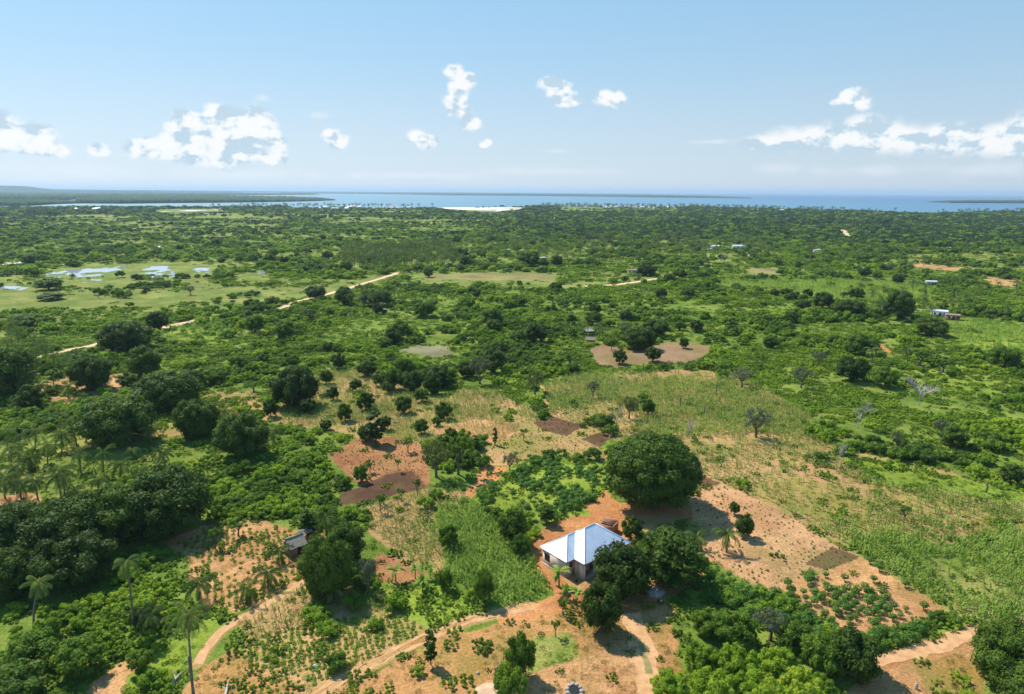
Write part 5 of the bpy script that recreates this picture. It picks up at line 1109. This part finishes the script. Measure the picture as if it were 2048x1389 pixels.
log('fallen_log', (612, 1208), (640, 1198), .08, 'pale_bark', 'thin pale stick lying between maize plants above the bean field', 'log')
def mound(name, px, py, w, h, mat, label, cat, seed, n=2, jag=.2):
    g = G(px, py); rr_ = np.random.default_rng(seed); V, T = ICO3; V = V.copy(); V *= 1 + (rr_.random((len(V), 1)) - .5) * jag; V = V * np.array([w / 2, w / 2, h]); V[:, 2] -= .1 * h
    b = MB(); b.tris(V, T); o = b.build(name, M[mat], None); o.location = (g[0], g[1], 0); return tag(o, label, cat)
mound('rubble_pile', 1310, 1186, 2.9, .75, 'stone', 'pale heap of coral rubble in the shade under the twin mango trees', 'rubble pile', 1, jag=.5)
mound('earth_mound', 978, 1388, 3.8, .5, 'dugearth', 'pale mound of dug earth at the bottom edge of the picture', 'earth mound', 2, jag=.12)
mound('stone', 631, 1334, .9, .4, 'stone', 'single pale stone in the bean field', 'stone', 3)
mound('stone', 956, 1348, .5, .35, 'stone', 'small pale stone near the earth mound', 'stone', 4)
mound('stone', 1832, 1378, .5, .9, 'stone', 'white boundary stone on the bare ground by the lower right path', 'stone', 5)
rr_ = np.random.default_rng(9); g = G(1149, 1384); e = empty('stone_ring', (g[0], g[1], 0))
b = MB(); V, T = ICO2
for k in range(11):
    a = k * .571; b.tris(V * np.array([.28, .24, .22]) * rr_.uniform(.7, 1.2) + [math.cos(a) * .9, math.sin(a) * 1.2, .12], T)
b.build('stones', M['stone'], e); b = MB(); th_ = np.arange(16) * math.pi / 8; b.tris(np.concatenate([np.stack([np.cos(th_) * .75, np.sin(th_) * 1.0, np.full(16, .09)], 1), [[0, 0, .11]]]), [[i, (i + 1) % 16, 16] for i in range(16)]); b.build('pit', M['dark'], e)
tag(e, 'ring of pale stones around a dark pit at the bottom edge', 'stone ring')
g = G(1153, 1164); b = MB(); b.tube([(0, 0, 0), (0, 0, .32)], [.16, .2], 12); b.tube([(.2, 0, .3), (0, 0, .5), (-.2, 0, .3)], [.012, .012, .012], 4, cap=False); o = b.build('bucket', M['dark'], None); o.location = (g[0], g[1], .02); tag(o, 'small dark bucket standing on the swept yard before the porch', 'bucket')
for k, (px, py, h_, lb) in enumerate([(1408, 832, 2.6, 'short dark tree stump in the sparse maize field'), (1360, 812, 3.2, 'upright dark snag in the middle of the sparse maize'), (1432, 792, 4.0, 'dark snag at the green far side of the sparse maize'), (1286, 742, 3, 'thin dark snag by the near edge of the red clearing'), (1972, 985, 2.4, 'dark stump by the round black-green bush tree'), (1672, 1118 - 60, 1.3, 'low brown stump in the dry right field')]):
    g = G(px, py); rr_ = np.random.default_rng(40 + k); b = MB(); b.tube([(0, 0, -.2), (.1, 0, h_ * .5), (-.05, .05, h_)], [.2, .15, .08], 6)
    for j in range(3): a = rr_.random() * 6.28; b.tube([(.05, 0, h_ * .55), (math.cos(a) * .5, math.sin(a) * .5, h_ * .85)], [.07, .03], 4)
    o = b.build('tree_stump', M['trunk'], None); o.location = (g[0], g[1], 0); tag(o, lb, 'stump')

# ------------------------------------------------------------------ scattering
def instancer(name, P, scl, rot, idx, protos, tint=None, tilt=None, kind='stuff'):
    """one stuff object: points that carry copies of the given plants (protos: list of lists of objects, one list per part)"""
    me = bpy.data.meshes.new(name); n = len(P); me.vertices.add(n); me.vertices.foreach_set('co', np.asarray(P, np.float32).ravel())
    def attr(nm, ty, val, key): a = me.attributes.new(nm, ty, 'POINT'); a.data.foreach_set(key, val)
    attr('scl', 'FLOAT_VECTOR', np.asarray(scl, np.float32).ravel(), 'vector'); attr('rot', 'FLOAT_VECTOR', np.asarray(rot, np.float32).ravel(), 'vector'); attr('idx', 'INT', np.asarray(idx, np.int32), 'value')
    o = addobj(name, me); tag(o, kind=kind)
    t = bpy.data.node_groups.new(name + '_scatter', 'GeometryNodeTree'); t.interface.new_socket('Geometry', in_out='INPUT', socket_type='NodeSocketGeometry'); t.interface.new_socket('Geometry', in_out='OUTPUT', socket_type='NodeSocketGeometry')
    N, L = t.nodes, t.links; gi = N.new('NodeGroupInput'); go = N.new('NodeGroupOutput'); jo = N.new('GeometryNodeJoinGeometry')
    def named(nm, ty): q = N.new('GeometryNodeInputNamedAttribute'); q.data_type = ty; q.inputs['Name'].default_value = nm; return q.outputs['Attribute']
    s_, r_, i_ = named('scl', 'FLOAT_VECTOR'), named('rot', 'FLOAT_VECTOR'), named('idx', 'INT')
    for part in protos:
        j = N.new('GeometryNodeJoinGeometry')
        for ob in reversed(part):
            oi = N.new('GeometryNodeObjectInfo'); oi.transform_space = 'ORIGINAL'; oi.inputs['Object'].default_value = ob; oi.inputs['As Instance'].default_value = True; L.new(oi.outputs['Geometry'], j.inputs[0])
        ip = N.new('GeometryNodeInstanceOnPoints'); ip.inputs['Pick Instance'].default_value = True
        L.new(gi.outputs[0], ip.inputs['Points']); L.new(j.outputs[0], ip.inputs['Instance']); L.new(i_, ip.inputs['Instance Index']); L.new(r_, ip.inputs['Rotation']); L.new(s_, ip.inputs['Scale'])
        L.new(ip.outputs[0], jo.inputs[0])
    L.new(jo.outputs[0], go.inputs[0]); md = o.modifiers.new('scatter', 'NODES'); md.node_group = t
    return o
def grid_pts(y0, y1, sp, rng, wide=.80, jit=.75, rot=0.0):
    ys = np.arange(y0, y1, sp); xm = y1 * wide + 10; xs = np.arange(-xm, xm, sp); X, Y = np.meshgrid(xs, ys); X = X.ravel(); Y = Y.ravel()
    X = X + (rng.random(len(X)) - .5) * sp * jit * 2 * .9; Y = Y + (rng.random(len(Y)) - .5) * sp * jit * 2 * .9
    m = (np.abs(X) < Y * wide + 8) & (Y > 62); return X[m], Y[m]
def blocked(x, y, pad=0.0):
    m = np.zeros(len(x), bool)
    for bx, by, br in BLOCK:
        if br < .8: continue
        m |= (np.abs(x - bx) < br + pad) & (np.hypot(x - bx, y - by) < br + pad)
    return m
hc = np.array(hp(4.2, 6.4)); BLOCK.append((hc[0], hc[1], 8.2)); BLOCK.append((c[0], c[1] + 1, 3.2)); BLOCK.append((*G(1216, 1060)[:2], 2.2)); BLOCK.append((*G(1180, 685)[:2], 4))
ROT = lambda n, rng, t=.08: np.stack([rng.normal(size=n) * t, rng.normal(size=n) * t, rng.random(n) * 6.283], 1)
rs = np.random.default_rng(2024)
# trees: candidate spots everywhere, largest in the picture first
OPEN = np.zeros(len(RW) + 1, bool)
for k_n in ('poolzone', 'quarry', 'quarry2', 'clearing', 'sandflat', 'sandflat2', 'bog', 'smallclear', 'yard', 'redfield', 'darkfield', 'till1', 'till2', 'till3', 'midbrown', 'rightbare', 'hutbare', 'palmbare', 'hutarea', 'leftbare'): OPEN[RID[k_n]] = True
def margin(x, y, h):
    m = np.zeros(len(x), bool)
    for f in (.45, 1.0):
        k = 1 + h * f / 60.0
        if f < 1: m |= dist_track(x * k, y * k) < .5
        m |= OPEN[region(x * k, y * k)]
    return m
TX, TY, TS = [], [], []
for (y0, y1, sp) in ((68, 260, 9), (260, 620, 11), (620, 1300, 13), (1300, 3100, 19)):
    x, y = grid_pts(y0, y1, sp, rs); r = region(x, y); d = TRE[r]; nz = fbm(x, y, 70, 51, 3)
    pr = d * np.clip((nz - .42) * 7, .12, 2.4)
    ok = (rs.random(len(x)) < pr) & on_land(x, y) & ~blocked(x, y, 3) & (dist_track(x, y) > 4) & ~margin(x, y, 5.0)
    x, y = x[ok], y[ok]; TX.append(x); TY.append(y); TS.append(np.clip(rs.normal(size=len(x)) * 1.9 + 6.2, 3.2, 12) * (1 + (sp > 13) * .35))
TX, TY, TS = map(np.concatenate, (TX, TY, TS))
app = TS / TY; order = np.argsort(-app); NT = max(0, 292 - len(TREES))
KIND = rs.choice(['med', 'mid', 'umbrella', 'greyair', 'airy', 'round'], len(TX), p=[.34, .36, .11, .06, .06, .07])
def where_label(x, y):
    px, py, _ = proj(np.array([x]), np.array([y])); px, py = px[0], py[0]
    LMK = [('the wet meadow', 300, 590), ('the diagonal dirt road', 700, 580), ('the lower dirt road', 250, 675), ('the red clearing', 1310, 705), ('the stilt huts', 1180, 670), ('the bright far field', 1620, 590), ('the far farmstead', 1885, 632), ('the bog', 850, 702), ('the brown meadow', 980, 555),
           ('the coconut plantation', 790, 520), ('the pale domed bare tree', 1836, 790), ('the twisted white tree', 1716, 840), ('the sparse maize', 1330, 800), ('the orchard field', 760, 800), ('the huge dark crown', 236, 860), ('the left grove', 150, 1100), ('the thatched hut', 590, 1100), ('the lower left scrub', 150, 1300), ('the lower right thicket', 1560, 1330),
           ('the pools', 200, 545), ('the long white roofs', 1457, 500), ('the white pyramid roof', 1639, 505), ('the quarry', 1870, 535), ('the brown field hut', 768, 626), ('the bright thicket', 590, 950), ('the sandy clearing', 110, 780), ('the pale green right field', 1980, 680), ('the bright strip', 1850, 960), ('the leafy thicket', 1110, 960), ('the orange right path', 1860, 1290), ('the far mango', 1056, 520), ('the bare orange patch', 1768, 695), ('the lone rounded tree', 1072, 670)]
    q = min(LMK, key=lambda l: math.hypot(l[1] - px, (l[2] - py) * 2.2)); dx, dy = px - q[1], (py - q[2]) * 2.2
    rel = ('above and left of' if dx < 0 else 'above and right of') if dy < -20 and abs(dx) > 40 else ('below and left of' if dx < 0 else 'below and right of') if dy > 20 and abs(dx) > 40 else ('above' if dy < 0 else 'below') if abs(dy) > abs(dx) else ('left of' if dx < 0 else 'right of')
    return f"{rel} {q[0]}"
DESC = {'med': 'dense dark green', 'mid': 'rounded mid green', 'umbrella': 'flat topped green', 'greyair': 'sparse grey green', 'airy': 'open yellowish green', 'round': 'compact round dark', 'bare': 'leafless'}
_lab = {}
def auto_label(pre, noun, x, y, sz, group):
    """a description from look, size and the landmark beside it; a repeat of the same words is told apart by its depth in that place"""
    k = f"{sz} {pre} {noun} {where_label(x, y)}".replace('  ', ' '); _lab.setdefault(k, []).append((y, x)); return k
def finish_labels(items):
    by = {}
    for o, k, y in items: by.setdefault(k, []).append((y, o))
    for k, v in by.items():
        v.sort(key=lambda q: q[0]); n = len(v)
        for i, (y, o) in enumerate(v):
            if n == 1: o['label'] = k
            elif n <= 3: o['label'] = k + [', nearest of them', ', farthest of them'][i] if n == 2 else k + [', nearest of three', ', middle of three', ', farthest of three'][i]
            else: o['label'] = k; o['group'] = 'alike: ' + k
items = []
for q in order[:NT]:
    k = KIND[q]; ps = PR[k]; pr = ps[int(rs.integers(len(ps)))]; s = TS[q] / pr[2]
    e = empty('tree', (TX[q], TY[q], 0), rs.random() * 6.28); sz_ = rs.uniform(.8, 1.1); e.scale = (s, s, s * sz_); addobj('crown', pr[0], e)
    if k not in ('round', 'med') or TY[q] < 300: addobj('trunk', pr[1], e)
    tag(e, None, 'tree', 'trees scattered through the bush'); items.append((e, auto_label(DESC[k], 'tree', TX[q], TY[q], 'large' if TS[q] > 7.5 else 'small' if TS[q] < 4.6 else '', 0), TY[q])); BLOCK.append((TX[q], TY[q], TS[q] * .4))
print('trees', len(TX), 'individual', NT)
finish_labels(items)
rest = order[NT:]
def find_parts(me):                                               # a real placed object that uses this mesh
    for o in C.objects:
        if o.data is me: return o
    return None
crowns = {k: [x for x in (find_parts(p_[0]) for p_ in ps) if x] for k, ps in PR.items()}
wood = [crowns['med'][0], crowns['med'][-1], crowns['mid'][0], crowns['mid'][-1], crowns['umbrella'][0], crowns['greyair'][0], crowns['airy'][0], crowns['round'][0]]
ww = [7.2, 7.2, 7.0, 7.0, 8, 6, 6.5, 3.9]
near = rest[TY[rest] < 900]; far = rest[TY[rest] >= 900]
ki = rs.choice(8, len(near), p=[.16, .16, .2, .2, .1, .06, .06, .06]); s = TS[near] / np.array(ww)[ki]
instancer('woodland', np.stack([TX[near], TY[near], 0 * near - .1], 1), np.stack([s, s, s * rs.uniform(.75, 1.05, len(s))], 1), ROT(len(s), rs, .03), ki, [wood])
# far woods: simpler crowns; one of each stands as an object of its own so that it can be copied
def seed_objects(meshes, spots, name, lab, cat, group, scale=1.0):
    out = []
    for k, (me, (px, py)) in enumerate(zip(meshes, spots)):
        g = G(px, py); o = addobj(name, me); o.location = (g[0], g[1], 0); o.rotation_euler[2] = k; o.scale = (scale,) * 3; tag(o, lab(k, g), cat, group); out.append(o)
    return out
fo = seed_objects(FARP, [(1205, 462), (905, 470), (1560, 455), (1745, 470)], 'tree', lambda k, g: ['dark tree near the top bend of the winding far road', 'dark tree in the far woods straight above the bog', 'dark tree far off left of the short steep road', 'dark tree far off right of the short steep road'][k], 'tree', None)
fb = seed_objects(FARBUSH, [(420, 470), (560, 480), (250, 480), (90, 470)], 'bush', lambda k, g: ['far bush above the pools on the green plain', 'far bush right of the pools on the green plain', 'far bush above the large pool on the plain', 'far bush near the left edge of the green plain'][k], 'bush', None)
ki = rs.integers(0, 4, len(far)); s = TS[far] / 8
instancer('far_woodland', np.stack([TX[far], TY[far], 0 * far - .1], 1), np.stack([s, s, s * rs.uniform(.8, 1.1, len(s))], 1), ROT(len(s), rs, .03), ki, [fo])

# shrubs
SX, SY, SS, SR = [], [], [], []
for (y0, y1, sp, sz) in ((66, 130, 1.75, 1.0), (130, 260, 2.2, 1.12), (260, 480, 3.4, 1.5), (480, 850, 5.2, 2.2)):
    x, y = grid_pts(y0, y1, sp, rs); r = region(x, y); d = SHR[r]; big = fbm(x, y, 26 if y0 < 260 else 45, 61, 3); sm = fbm(x, y, 7, 62, 2)
    thr = d + (big - .5) * 2.4 * (d > .2) * np.where(d < .3, 1.2, .9) + (sm - .5) * .8 * (d > .02)
    lowd = (d <= .3) & (d > .01); keep_ = np.where(lowd, (rs.random(len(x)) < d * 3.2) & (big + (sm - .5) * .4 > .53), rs.random(len(x)) < np.clip(thr, 0, 1))
    ok = keep_ & (d > 0) & ~blocked(x, y, .6) & (dist_track(x, y) > .8) & ~margin(x, y, 1.9 * sz)
    x, y, r = x[ok], y[ok], r[ok]; h = fbm(x, y, 18, 66, 3)
    SX.append(x); SY.append(y); SR.append(r); SS.append(sz * np.clip(.35 + 1.3 * (h - .2) + rs.normal(size=len(x)) * .24, .3, 1.6))
SX, SY, SS, SR = map(np.concatenate, (SX, SY, SS, SR)); print('shrubs', len(SX))
lush = np.isin(SR, [RID[k] for k in ('bright', 'brightpatch', 'rightlush', 'grassy', 'leftbright', 'rmead', 'rfield', 'lowfield', 'farfield') if k in RID])
hz = fbm(SX, SY, 30, 71, 3) + rs.normal(size=len(SX)) * .06
typ = np.where(lush, rs.choice([0, 1], len(SX), p=[.4, .6]), np.where(hz > .63, 2, np.where(hz < .50, 1, 0)))   # 0 scrub, 1 low scrub, 2 dark shrub
ap = SS * np.where(typ == 1, .6, 1) / SY; od = np.argsort(-ap); NS = 285
SP = {0: SHRUBP, 1: LOWP, 2: DSHRUBP}; SD = {0: 'bushy bright green', 1: 'low spreading green', 2: 'dull dark green'}; proto_o = {0: [], 1: [], 2: []}; items = []; cnt = {0: 0, 1: 0, 2: 0}
nsh = 0; used_i = np.zeros(len(SX), bool)
for q in od:
    if nsh >= NS: break
    px_, py_, _ = proj(SX[q:q + 1], SY[q:q + 1])
    if not (-10 < px_[0] < 2058 and py_[0] < 1400): continue
    t_ = int(typ[q]); me = SP[t_][cnt[t_] % len(SP[t_])]; cnt[t_] += 1; o = addobj('shrub', me); o.location = (SX[q], SY[q], 0); o.scale = (SS[q], SS[q], SS[q] * rs.uniform(.8, 1.15)); o.rotation_euler[2] = rs.random() * 6.28
    if cnt[t_] <= len(SP[t_]): proto_o[t_].append(o)
    tag(o, None, 'shrub', 'shrubs of the near bush'); items.append((o, auto_label(SD[t_], 'shrub', SX[q], SY[q], '', 0).strip(), SY[q])); nsh += 1; used_i[q] = True
finish_labels(items)
for t_ in (0, 1, 2):
    k = np.where((typ == t_) & ~used_i)[0]; m_ = rs.integers(0, len(proto_o[t_]), len(k)); s = SS[k]
    instancer(['scrub', 'low_scrub', 'dark_scrub'][t_], np.stack([SX[k], SY[k], 0 * SS[k] - .05], 1), np.stack([s, s, s * rs.uniform(.75, 1.2, len(k))], 1), ROT(len(k), rs), m_, [proto_o[t_]])
# undergrowth between the shrubs of the middle distance
UX, UY, US = [], [], []
for (y0, y1, sp, sz) in ((230, 480, 3.1, 1.15), (480, 850, 4.8, 1.7), (850, 1500, 8.5, 3.0)):
    x, y = grid_pts(y0, y1, sp, rs); r_ = region(x, y); dn = np.zeros(len(RW) + 1); dn[-1] = .85
    for k_n, v_ in (('farmeadow', .5), ('farwood', .8), ('farwood2', .8), ('coconut2', .5), ('coconut', .4), ('wet', .05), ('rmead', .6), ('midgrass', .1), ('farfield2', .5), ('lowfield', .4), ('rfield', .3)): dn[RID[k_n]] = v_
    f_ = fbm(x, y, 20 * sz, 131, 3); ok = (rs.random(len(x)) < dn[r_] * np.clip((f_ - .36) * 6, .1, 1)) & (dist_track(x, y) > 1); UX.append(x[ok]); UY.append(y[ok]); US.append(sz * rs.uniform(.5, 1.2, ok.sum()))
UX, UY, US = map(np.concatenate, (UX, UY, US)); print('undergrowth', len(UX))
instancer('undergrowth', np.stack([UX, UY, 0 * UX - .03], 1), np.stack([US, US, .25 + US * .28], 1), ROT(len(UX), rs, .03), rs.integers(0, len(proto_o[1]), len(UX)), [proto_o[1]])
# far scrub and woods
FX, FY, FS, FT = [], [], [], []
for (y0, y1, sp, sz) in ((850, 1500, 7.5, 1.15), (1500, 3150, 12, 1.7)):
    x, y = grid_pts(y0, y1, sp, rs); r = region(x, y); d = SHR[r]; big = fbm(x, y, 110, 81, 4); sm = fbm(x, y, 25, 82, 2)
    thr = d + (big - .5) * 3.2 * (d < .8) + (sm - .5) * .8
    ok = (rs.random(len(x)) < np.clip(thr, 0, 1)) & (d > 0) & on_land(x, y) & ~blocked(x, y, 2) & (dist_track(x, y) > 3) & ~margin(x, y, 3.2 * sz)
    x, y, d = x[ok], y[ok], d[ok]; FX.append(x); FY.append(y); FS.append(sz * rs.uniform(.6, 1.3, len(x)) * (.85 + .3 * (d > .7))); FT.append(np.where(d > .7, rs.choice(4, len(x), p=[.35, .35, .15, .15]), rs.choice(4, len(x), p=[.3, .2, .25, .25])))
FX, FY, FS, FT = map(np.concatenate, (FX, FY, FS, FT)); print('far', len(FX))
instancer('far_scrub', np.stack([FX, FY, 0 * FX - .2], 1), np.stack([FS, FS, FS * rs.uniform(.7, 1.3, len(FS))], 1), ROT(len(FS), rs, .03), FT, [fb])

# palms: the plantation, the groves and the coast
PX_, PY_ = [], []
def palm_zone(pts, sp, prob, seed):
    poly = np.array([G(x, y)[:2] for x, y in pts]); r_ = np.random.default_rng(seed); X, Y = np.meshgrid(np.arange(poly[:, 0].min(), poly[:, 0].max(), sp), np.arange(poly[:, 1].min(), poly[:, 1].max(), sp)); X = X.ravel() + r_.normal(size=X.size) * sp * .2; Y = Y.ravel() + r_.normal(size=Y.size) * sp * .2
    ok = inside(X, Y, poly) & (r_.random(len(X)) < prob) & on_land(X, Y) & (dist_track(X, Y) > 3); PX_.append(X[ok]); PY_.append(Y[ok])
palm_zone([(685, 505), (900, 498), (925, 535), (820, 545), (690, 548)], 8, .85, 1)
palm_zone([(930, 485), (1500, 480), (1580, 520), (1300, 540), (960, 520)], 14, .45, 2)
palm_zone([(1560, 500), (1850, 505), (1850, 560), (1600, 550)], 18, .25, 3)
palm_zone([(1700, 590), (2060, 580), (2060, 640), (1760, 630)], 13, .35, 4)
palm_zone([(-20, 700), (60, 690), (120, 740), (60, 780), (-20, 790)], 7, .35, 5)
palm_zone([(420, 412.5), (900, 412.5), (860, 418), (420, 420)], 26, .35, 6)
palm_zone([(1080, 411), (1500, 414), (2060, 424), (2060, 432), (1500, 424), (1080, 418)], 24, .4, 7)
palm_zone([(1000, 430), (2060, 440), (2060, 480), (1000, 480)], 26, .12, 8)
palm_zone([(100, 470), (700, 470), (700, 540), (300, 530)], 30, .05, 9)
PX_, PY_ = np.concatenate(PX_), np.concatenate(PY_); od = np.argsort(PY_); NP = 300 - len(PALMS) - 5; print('palms', len(PX_))
pa, pb = [], []; items = []
for j, q in enumerate(od[:NP]):
    t_ = j % 4; s = rs.uniform(.7, 1.15); e = empty('palm_tree', (PX_[q], PY_[q], 0), rs.random() * 6.28); e.scale = (s, s, s); c_ = addobj('crown', PALMP[t_][1], e); tr = addobj('trunk', PALMP[t_][0], e)
    if j < 4: pa.append(tr); pb.append(c_)
    tag(e, None, 'palm', 'coconut palms of the distant groves'); k_l = where_label(PX_[q], PY_[q]); items.append((e, f"{'tall' if s > .92 else 'lower'} coconut palm {k_l}", PY_[q]))
by_l = {}
for e, k_l, y in items: by_l.setdefault(k_l, []).append(e)
for k_l, v in by_l.items():
    for e in v: e['label'] = k_l; e['group'] = 'palms: ' + k_l
q = od[NP:]; s = rs.uniform(.75, 1.3, len(q)) * np.where(PY_[q] > 1800, 1.45, 1); instancer('far_palms', np.stack([PX_[q], PY_[q], 0 * s], 1), np.stack([s, s, s], 1), ROT(len(q), rs, .03), np.arange(len(q)) % 4, [pa, pb])

# crops, weeds and grass, each a mass nobody could count
def sprinkle(name, meshes, xs, ys, sc, label=None, tilt=.1):
    """the first copies stand as the source; everything is one stuff object"""
    src = []
    for me in meshes:
        o = addobj(name, me); o.location = (xs[0], ys[0], 0); o.scale = (sc[0],) * 3; o['kind'] = 'stuff'; xs, ys, sc = xs[1:], ys[1:], sc[1:]; src.append(o)
    instancer(name, np.stack([xs, ys, 0 * xs], 1), np.stack([sc, sc, sc], 1), ROT(len(xs), rs, tilt), rs.integers(0, len(src), len(xs)), [src])
def rows(names, row, gap, ang, seed, jit=.12, prob=1.0, noise=None, miss=.1):
    """plants in rows over the named regions"""
    r_ = np.random.default_rng(seed); out = []
    for nm in names:
        poly = RW[RID[nm]][4]; c0 = poly.mean(0); R_ = np.abs(poly - c0).max() * 1.6; a = np.arange(-R_, R_, row); b_ = np.arange(-R_, R_, gap); A, B = np.meshgrid(a, b_); A = A.ravel() + r_.normal(size=A.size) * jit * row; B = B.ravel() + r_.normal(size=B.size) * jit * gap
        x = c0[0] + A * math.cos(ang) - B * math.sin(ang); y = c0[1] + A * math.sin(ang) + B * math.cos(ang); m_ = inside(x, y, poly); x, y = x[m_], y[m_]
        m_ = (np.abs(x) < y * .8 + 5) & (region(x, y) == RID[nm]) & (r_.random(len(x)) > miss) & ~blocked(x, y, -.5) & (dist_track(x, y) > .3) & (y > 64); x, y = x[m_], y[m_]
        if noise: f_ = fbm(x, y, noise[0], seed + 5, 3); m_ = r_.random(len(x)) < np.clip((f_ - noise[1]) * noise[2], noise[3], 1); x, y = x[m_], y[m_]
        out.append((x, y))
    return np.concatenate([q[0] for q in out]), np.concatenate([q[1] for q in out])
x, y = rows(['maize'], .85, .55, .65, 1, noise=(12, .25, 6, .15)); sprinkle('maize', MAIZEP, x, y, rs.uniform(.5, .95, len(x)))
x, y = rows(['greenmaize'], .95, .7, -.3, 2, noise=(14, .28, 6, .2)); sprinkle('maize', MAIZEP, x, y, rs.uniform(.6, 1.05, len(x)))
x, y = rows(['dryfield'], 1.5, .95, .5, 3, noise=(16, .36, 6, .12)); sprinkle('dry_maize', DMAIZEP, x, y, rs.uniform(.6, 1.15, len(x)))
x, y = rows(['dryfield'], 1.2, .8, .5, 13, noise=(22, .44, 8, .08)); sprinkle('maize', MAIZEP, x, y, rs.uniform(.6, .95, len(x)))
x, y = rows(['orchard', 'tanfield', 'orchardtan', 'lefttan'], 1.15, .7, -.6, 4, noise=(11, .34, 6, .1)); sprinkle('dry_maize', DMAIZEP, x, y, rs.uniform(.5, .95, len(x)))
x, y = rows(['orchard', 'tanfield', 'lefttan'], 1.3, .9, -.6, 14, noise=(14, .46, 7, .05)); sprinkle('maize', MAIZEP, x, y, rs.uniform(.45, .8, len(x)))
x, y = rows(['plot', 'till4', 'till1', 'dotfield', 'dots2', 'redfield', 'till2'], 1.15, 1.05, .68, 5, jit=.16, noise=(8, .28, 4, .5)); sprinkle('sprouts', SPROUTP, x, y, np.clip(rs.normal(size=len(x)) * .22 + .52, .2, 1.1))
x, y = rows(['beans'], .8, .7, .4, 16, noise=(9, .26, 5, .3)); sprinkle('bean_plants', BEANP[1:], x, y, rs.uniform(.6, 1.2, len(x)))
x, y = rows(['palmfield', 'hutarea', 'beansdry'], .95, .85, .4, 6, noise=(9, .34, 5, .1)); sprinkle('bean_plants', BEANP, x, y, rs.uniform(.6, 1.2, len(x)))
x, y = rows(['farfield', 'rfield', 'lowfield'], 2.6, 1.8, .2, 7, noise=(30, .3, 6, .3)); sprinkle('maize', MAIZEP, x, y, rs.uniform(1.0, 1.5, len(x)))
# cassava plants: the small plot as plants of their own
x, y = rows(['cassplot'], 1.45, 1.3, .68, 8, jit=.16, miss=.08, noise=(6, .33, 6, .25)); px_, py_, _ = proj(x, y); dens = (px_ - 1640) * .40 + 1148; m_ = (py_ > dens + rs.normal(size=len(x)) * 9) | (rs.random(len(x)) < .08)
x, y = x[m_], y[m_]; print('cassava', len(x)); items = []
co = []
for j, (a, c_) in enumerate(zip(x, y)):
    if j >= 290: break
    o = addobj('cassava_plant', CASSP[j % 3]); s = rs.uniform(.6, 1.05); o.location = (a, c_, 0); o.scale = (s, s, s); o.rotation_euler[2] = rs.random() * 6.28; tag(o, 'leafy cassava bush on the bare earth plot above the lower right thicket', 'cassava plant', 'cassava plants on the bare plot')
    if j < 3: co.append(o)
x, y = rows(['cassbush', 'rightlush'], 1.15, 1.1, .68, 9, jit=.25, miss=.05, noise=(7, .36, 6, .10)); s = rs.uniform(.6, 1.05, len(x)); instancer('cassava_thicket', np.stack([x, y, 0 * x], 1), np.stack([s, s, s], 1), ROT(len(x), rs), rs.integers(0, 3, len(x)), [co])
# weeds and grass over open ground
def cover(name, meshes, dens, y1, sp, seed, sc=(.6, 1.2), nz=(6, .45, 5)):
    r_ = np.random.default_rng(seed); x, y = grid_pts(64, y1, sp, r_); r = region(x, y); dv = np.zeros(len(RW) + 1)
    for k, v_ in dens.items(): dv[RID[k] if k != 'default' else -1] = v_
    f_ = fbm(x, y, nz[0], seed, 3); ok = (r_.random(len(x)) < dv[r] * np.clip((f_ - nz[1]) * nz[2] + .5, 0, 1.4)) & ~blocked(x, y, -.3) & (dist_track(x, y) > -.2)
    x, y = x[ok], y[ok]; print(name, len(x)); sprinkle(name, meshes, x, y, r_.uniform(*sc, len(x)))
cover('weeds', BRIGHTP, {'default': .5, 'brightpatch': .8, 'rightlush': .9, 'grassy': .9, 'leftbright': .6, 'cassbush': .6, 'rmead': .7, 'lowfield': .6, 'shadegrass': .4, 'tangreen' if 0 else 'hutarea': .18, 'dryfield': .13, 'beansdry': .25, 'palmgrove': .6, 'bottom': .30, 'bottomgrn': .4, 'palmfield': .2, 'lclear': .1, 'rightdry': .25, 'plot': .05, 'redfield': .10, 'darkfield': .05, 'cassplot': .12, 'lclear2': .3, 'lclear3': .3, 'pathcorner': .12, 'lefttan': .2, 'tanfield': .12, 'beans': .2, 'bottomtan': .14, 'rightbare': .06, 'palmbare': .12, 'yard': .02, 'dots2': .1, 'orchard': .10, 'dotfield': .05, 'underT': .05, 'yard1': .03, 'greenmaize': .15}, 270, 1.7, 21, (.4, 1.1))
cover('dry_grass', TUFTP, {'default': .08, 'bottom': .95, 'bottomtan': .6, 'beansdry': .6, 'dryfield': .14, 'rightdry': .7, 'pathcorner': .25, 'hutarea': .3, 'lefttan': .4, 'cassplot': .22, 'underT': .25, 'orchard': .3, 'tanfield': .3, 'rightbare': .12, 'yard': .04, 'leftbare': .25, 'lclear': .2, 'palmfield': .3, 'palmbare': .3, 'dotfield': .2, 'redfield': .12}, 230, 1.1, 22, (.35, .9))
cover('grass', GTUFTP, {'dryfield': .12, 'palmgrove': .5, 'bottomgrn': .9, 'leftbright': .9, 'brighttri': 1.2, 'grassy': .7, 'rightlush': .5, 'beans': .3, 'brightpatch': .5, 'cassbush': .3, 'default': .2, 'palmfield': .4, 'shadegrass': .7, 'bottom': .15, 'greenmaize': .3}, 200, 1.0, 23, (.4, .9))

# ------------------------------------------------------------------ the air
m, N, L = newmat('air'); pv = N.new('ShaderNodeVolumePrincipled'); pv.inputs['Color'].default_value = (.62, .82, 1.0, 1); pv.inputs['Density'].default_value = HAZE; pv.inputs['Anisotropy'].default_value = .2
o = N.new('ShaderNodeOutputMaterial'); L.new(pv.outputs[0], o.inputs['Volume'])
b = MB(); b.box((0, 37000, 87), (144000, 82000, 180)); hz_ = b.build('haze', m); tag(hz_, kind='stuff')
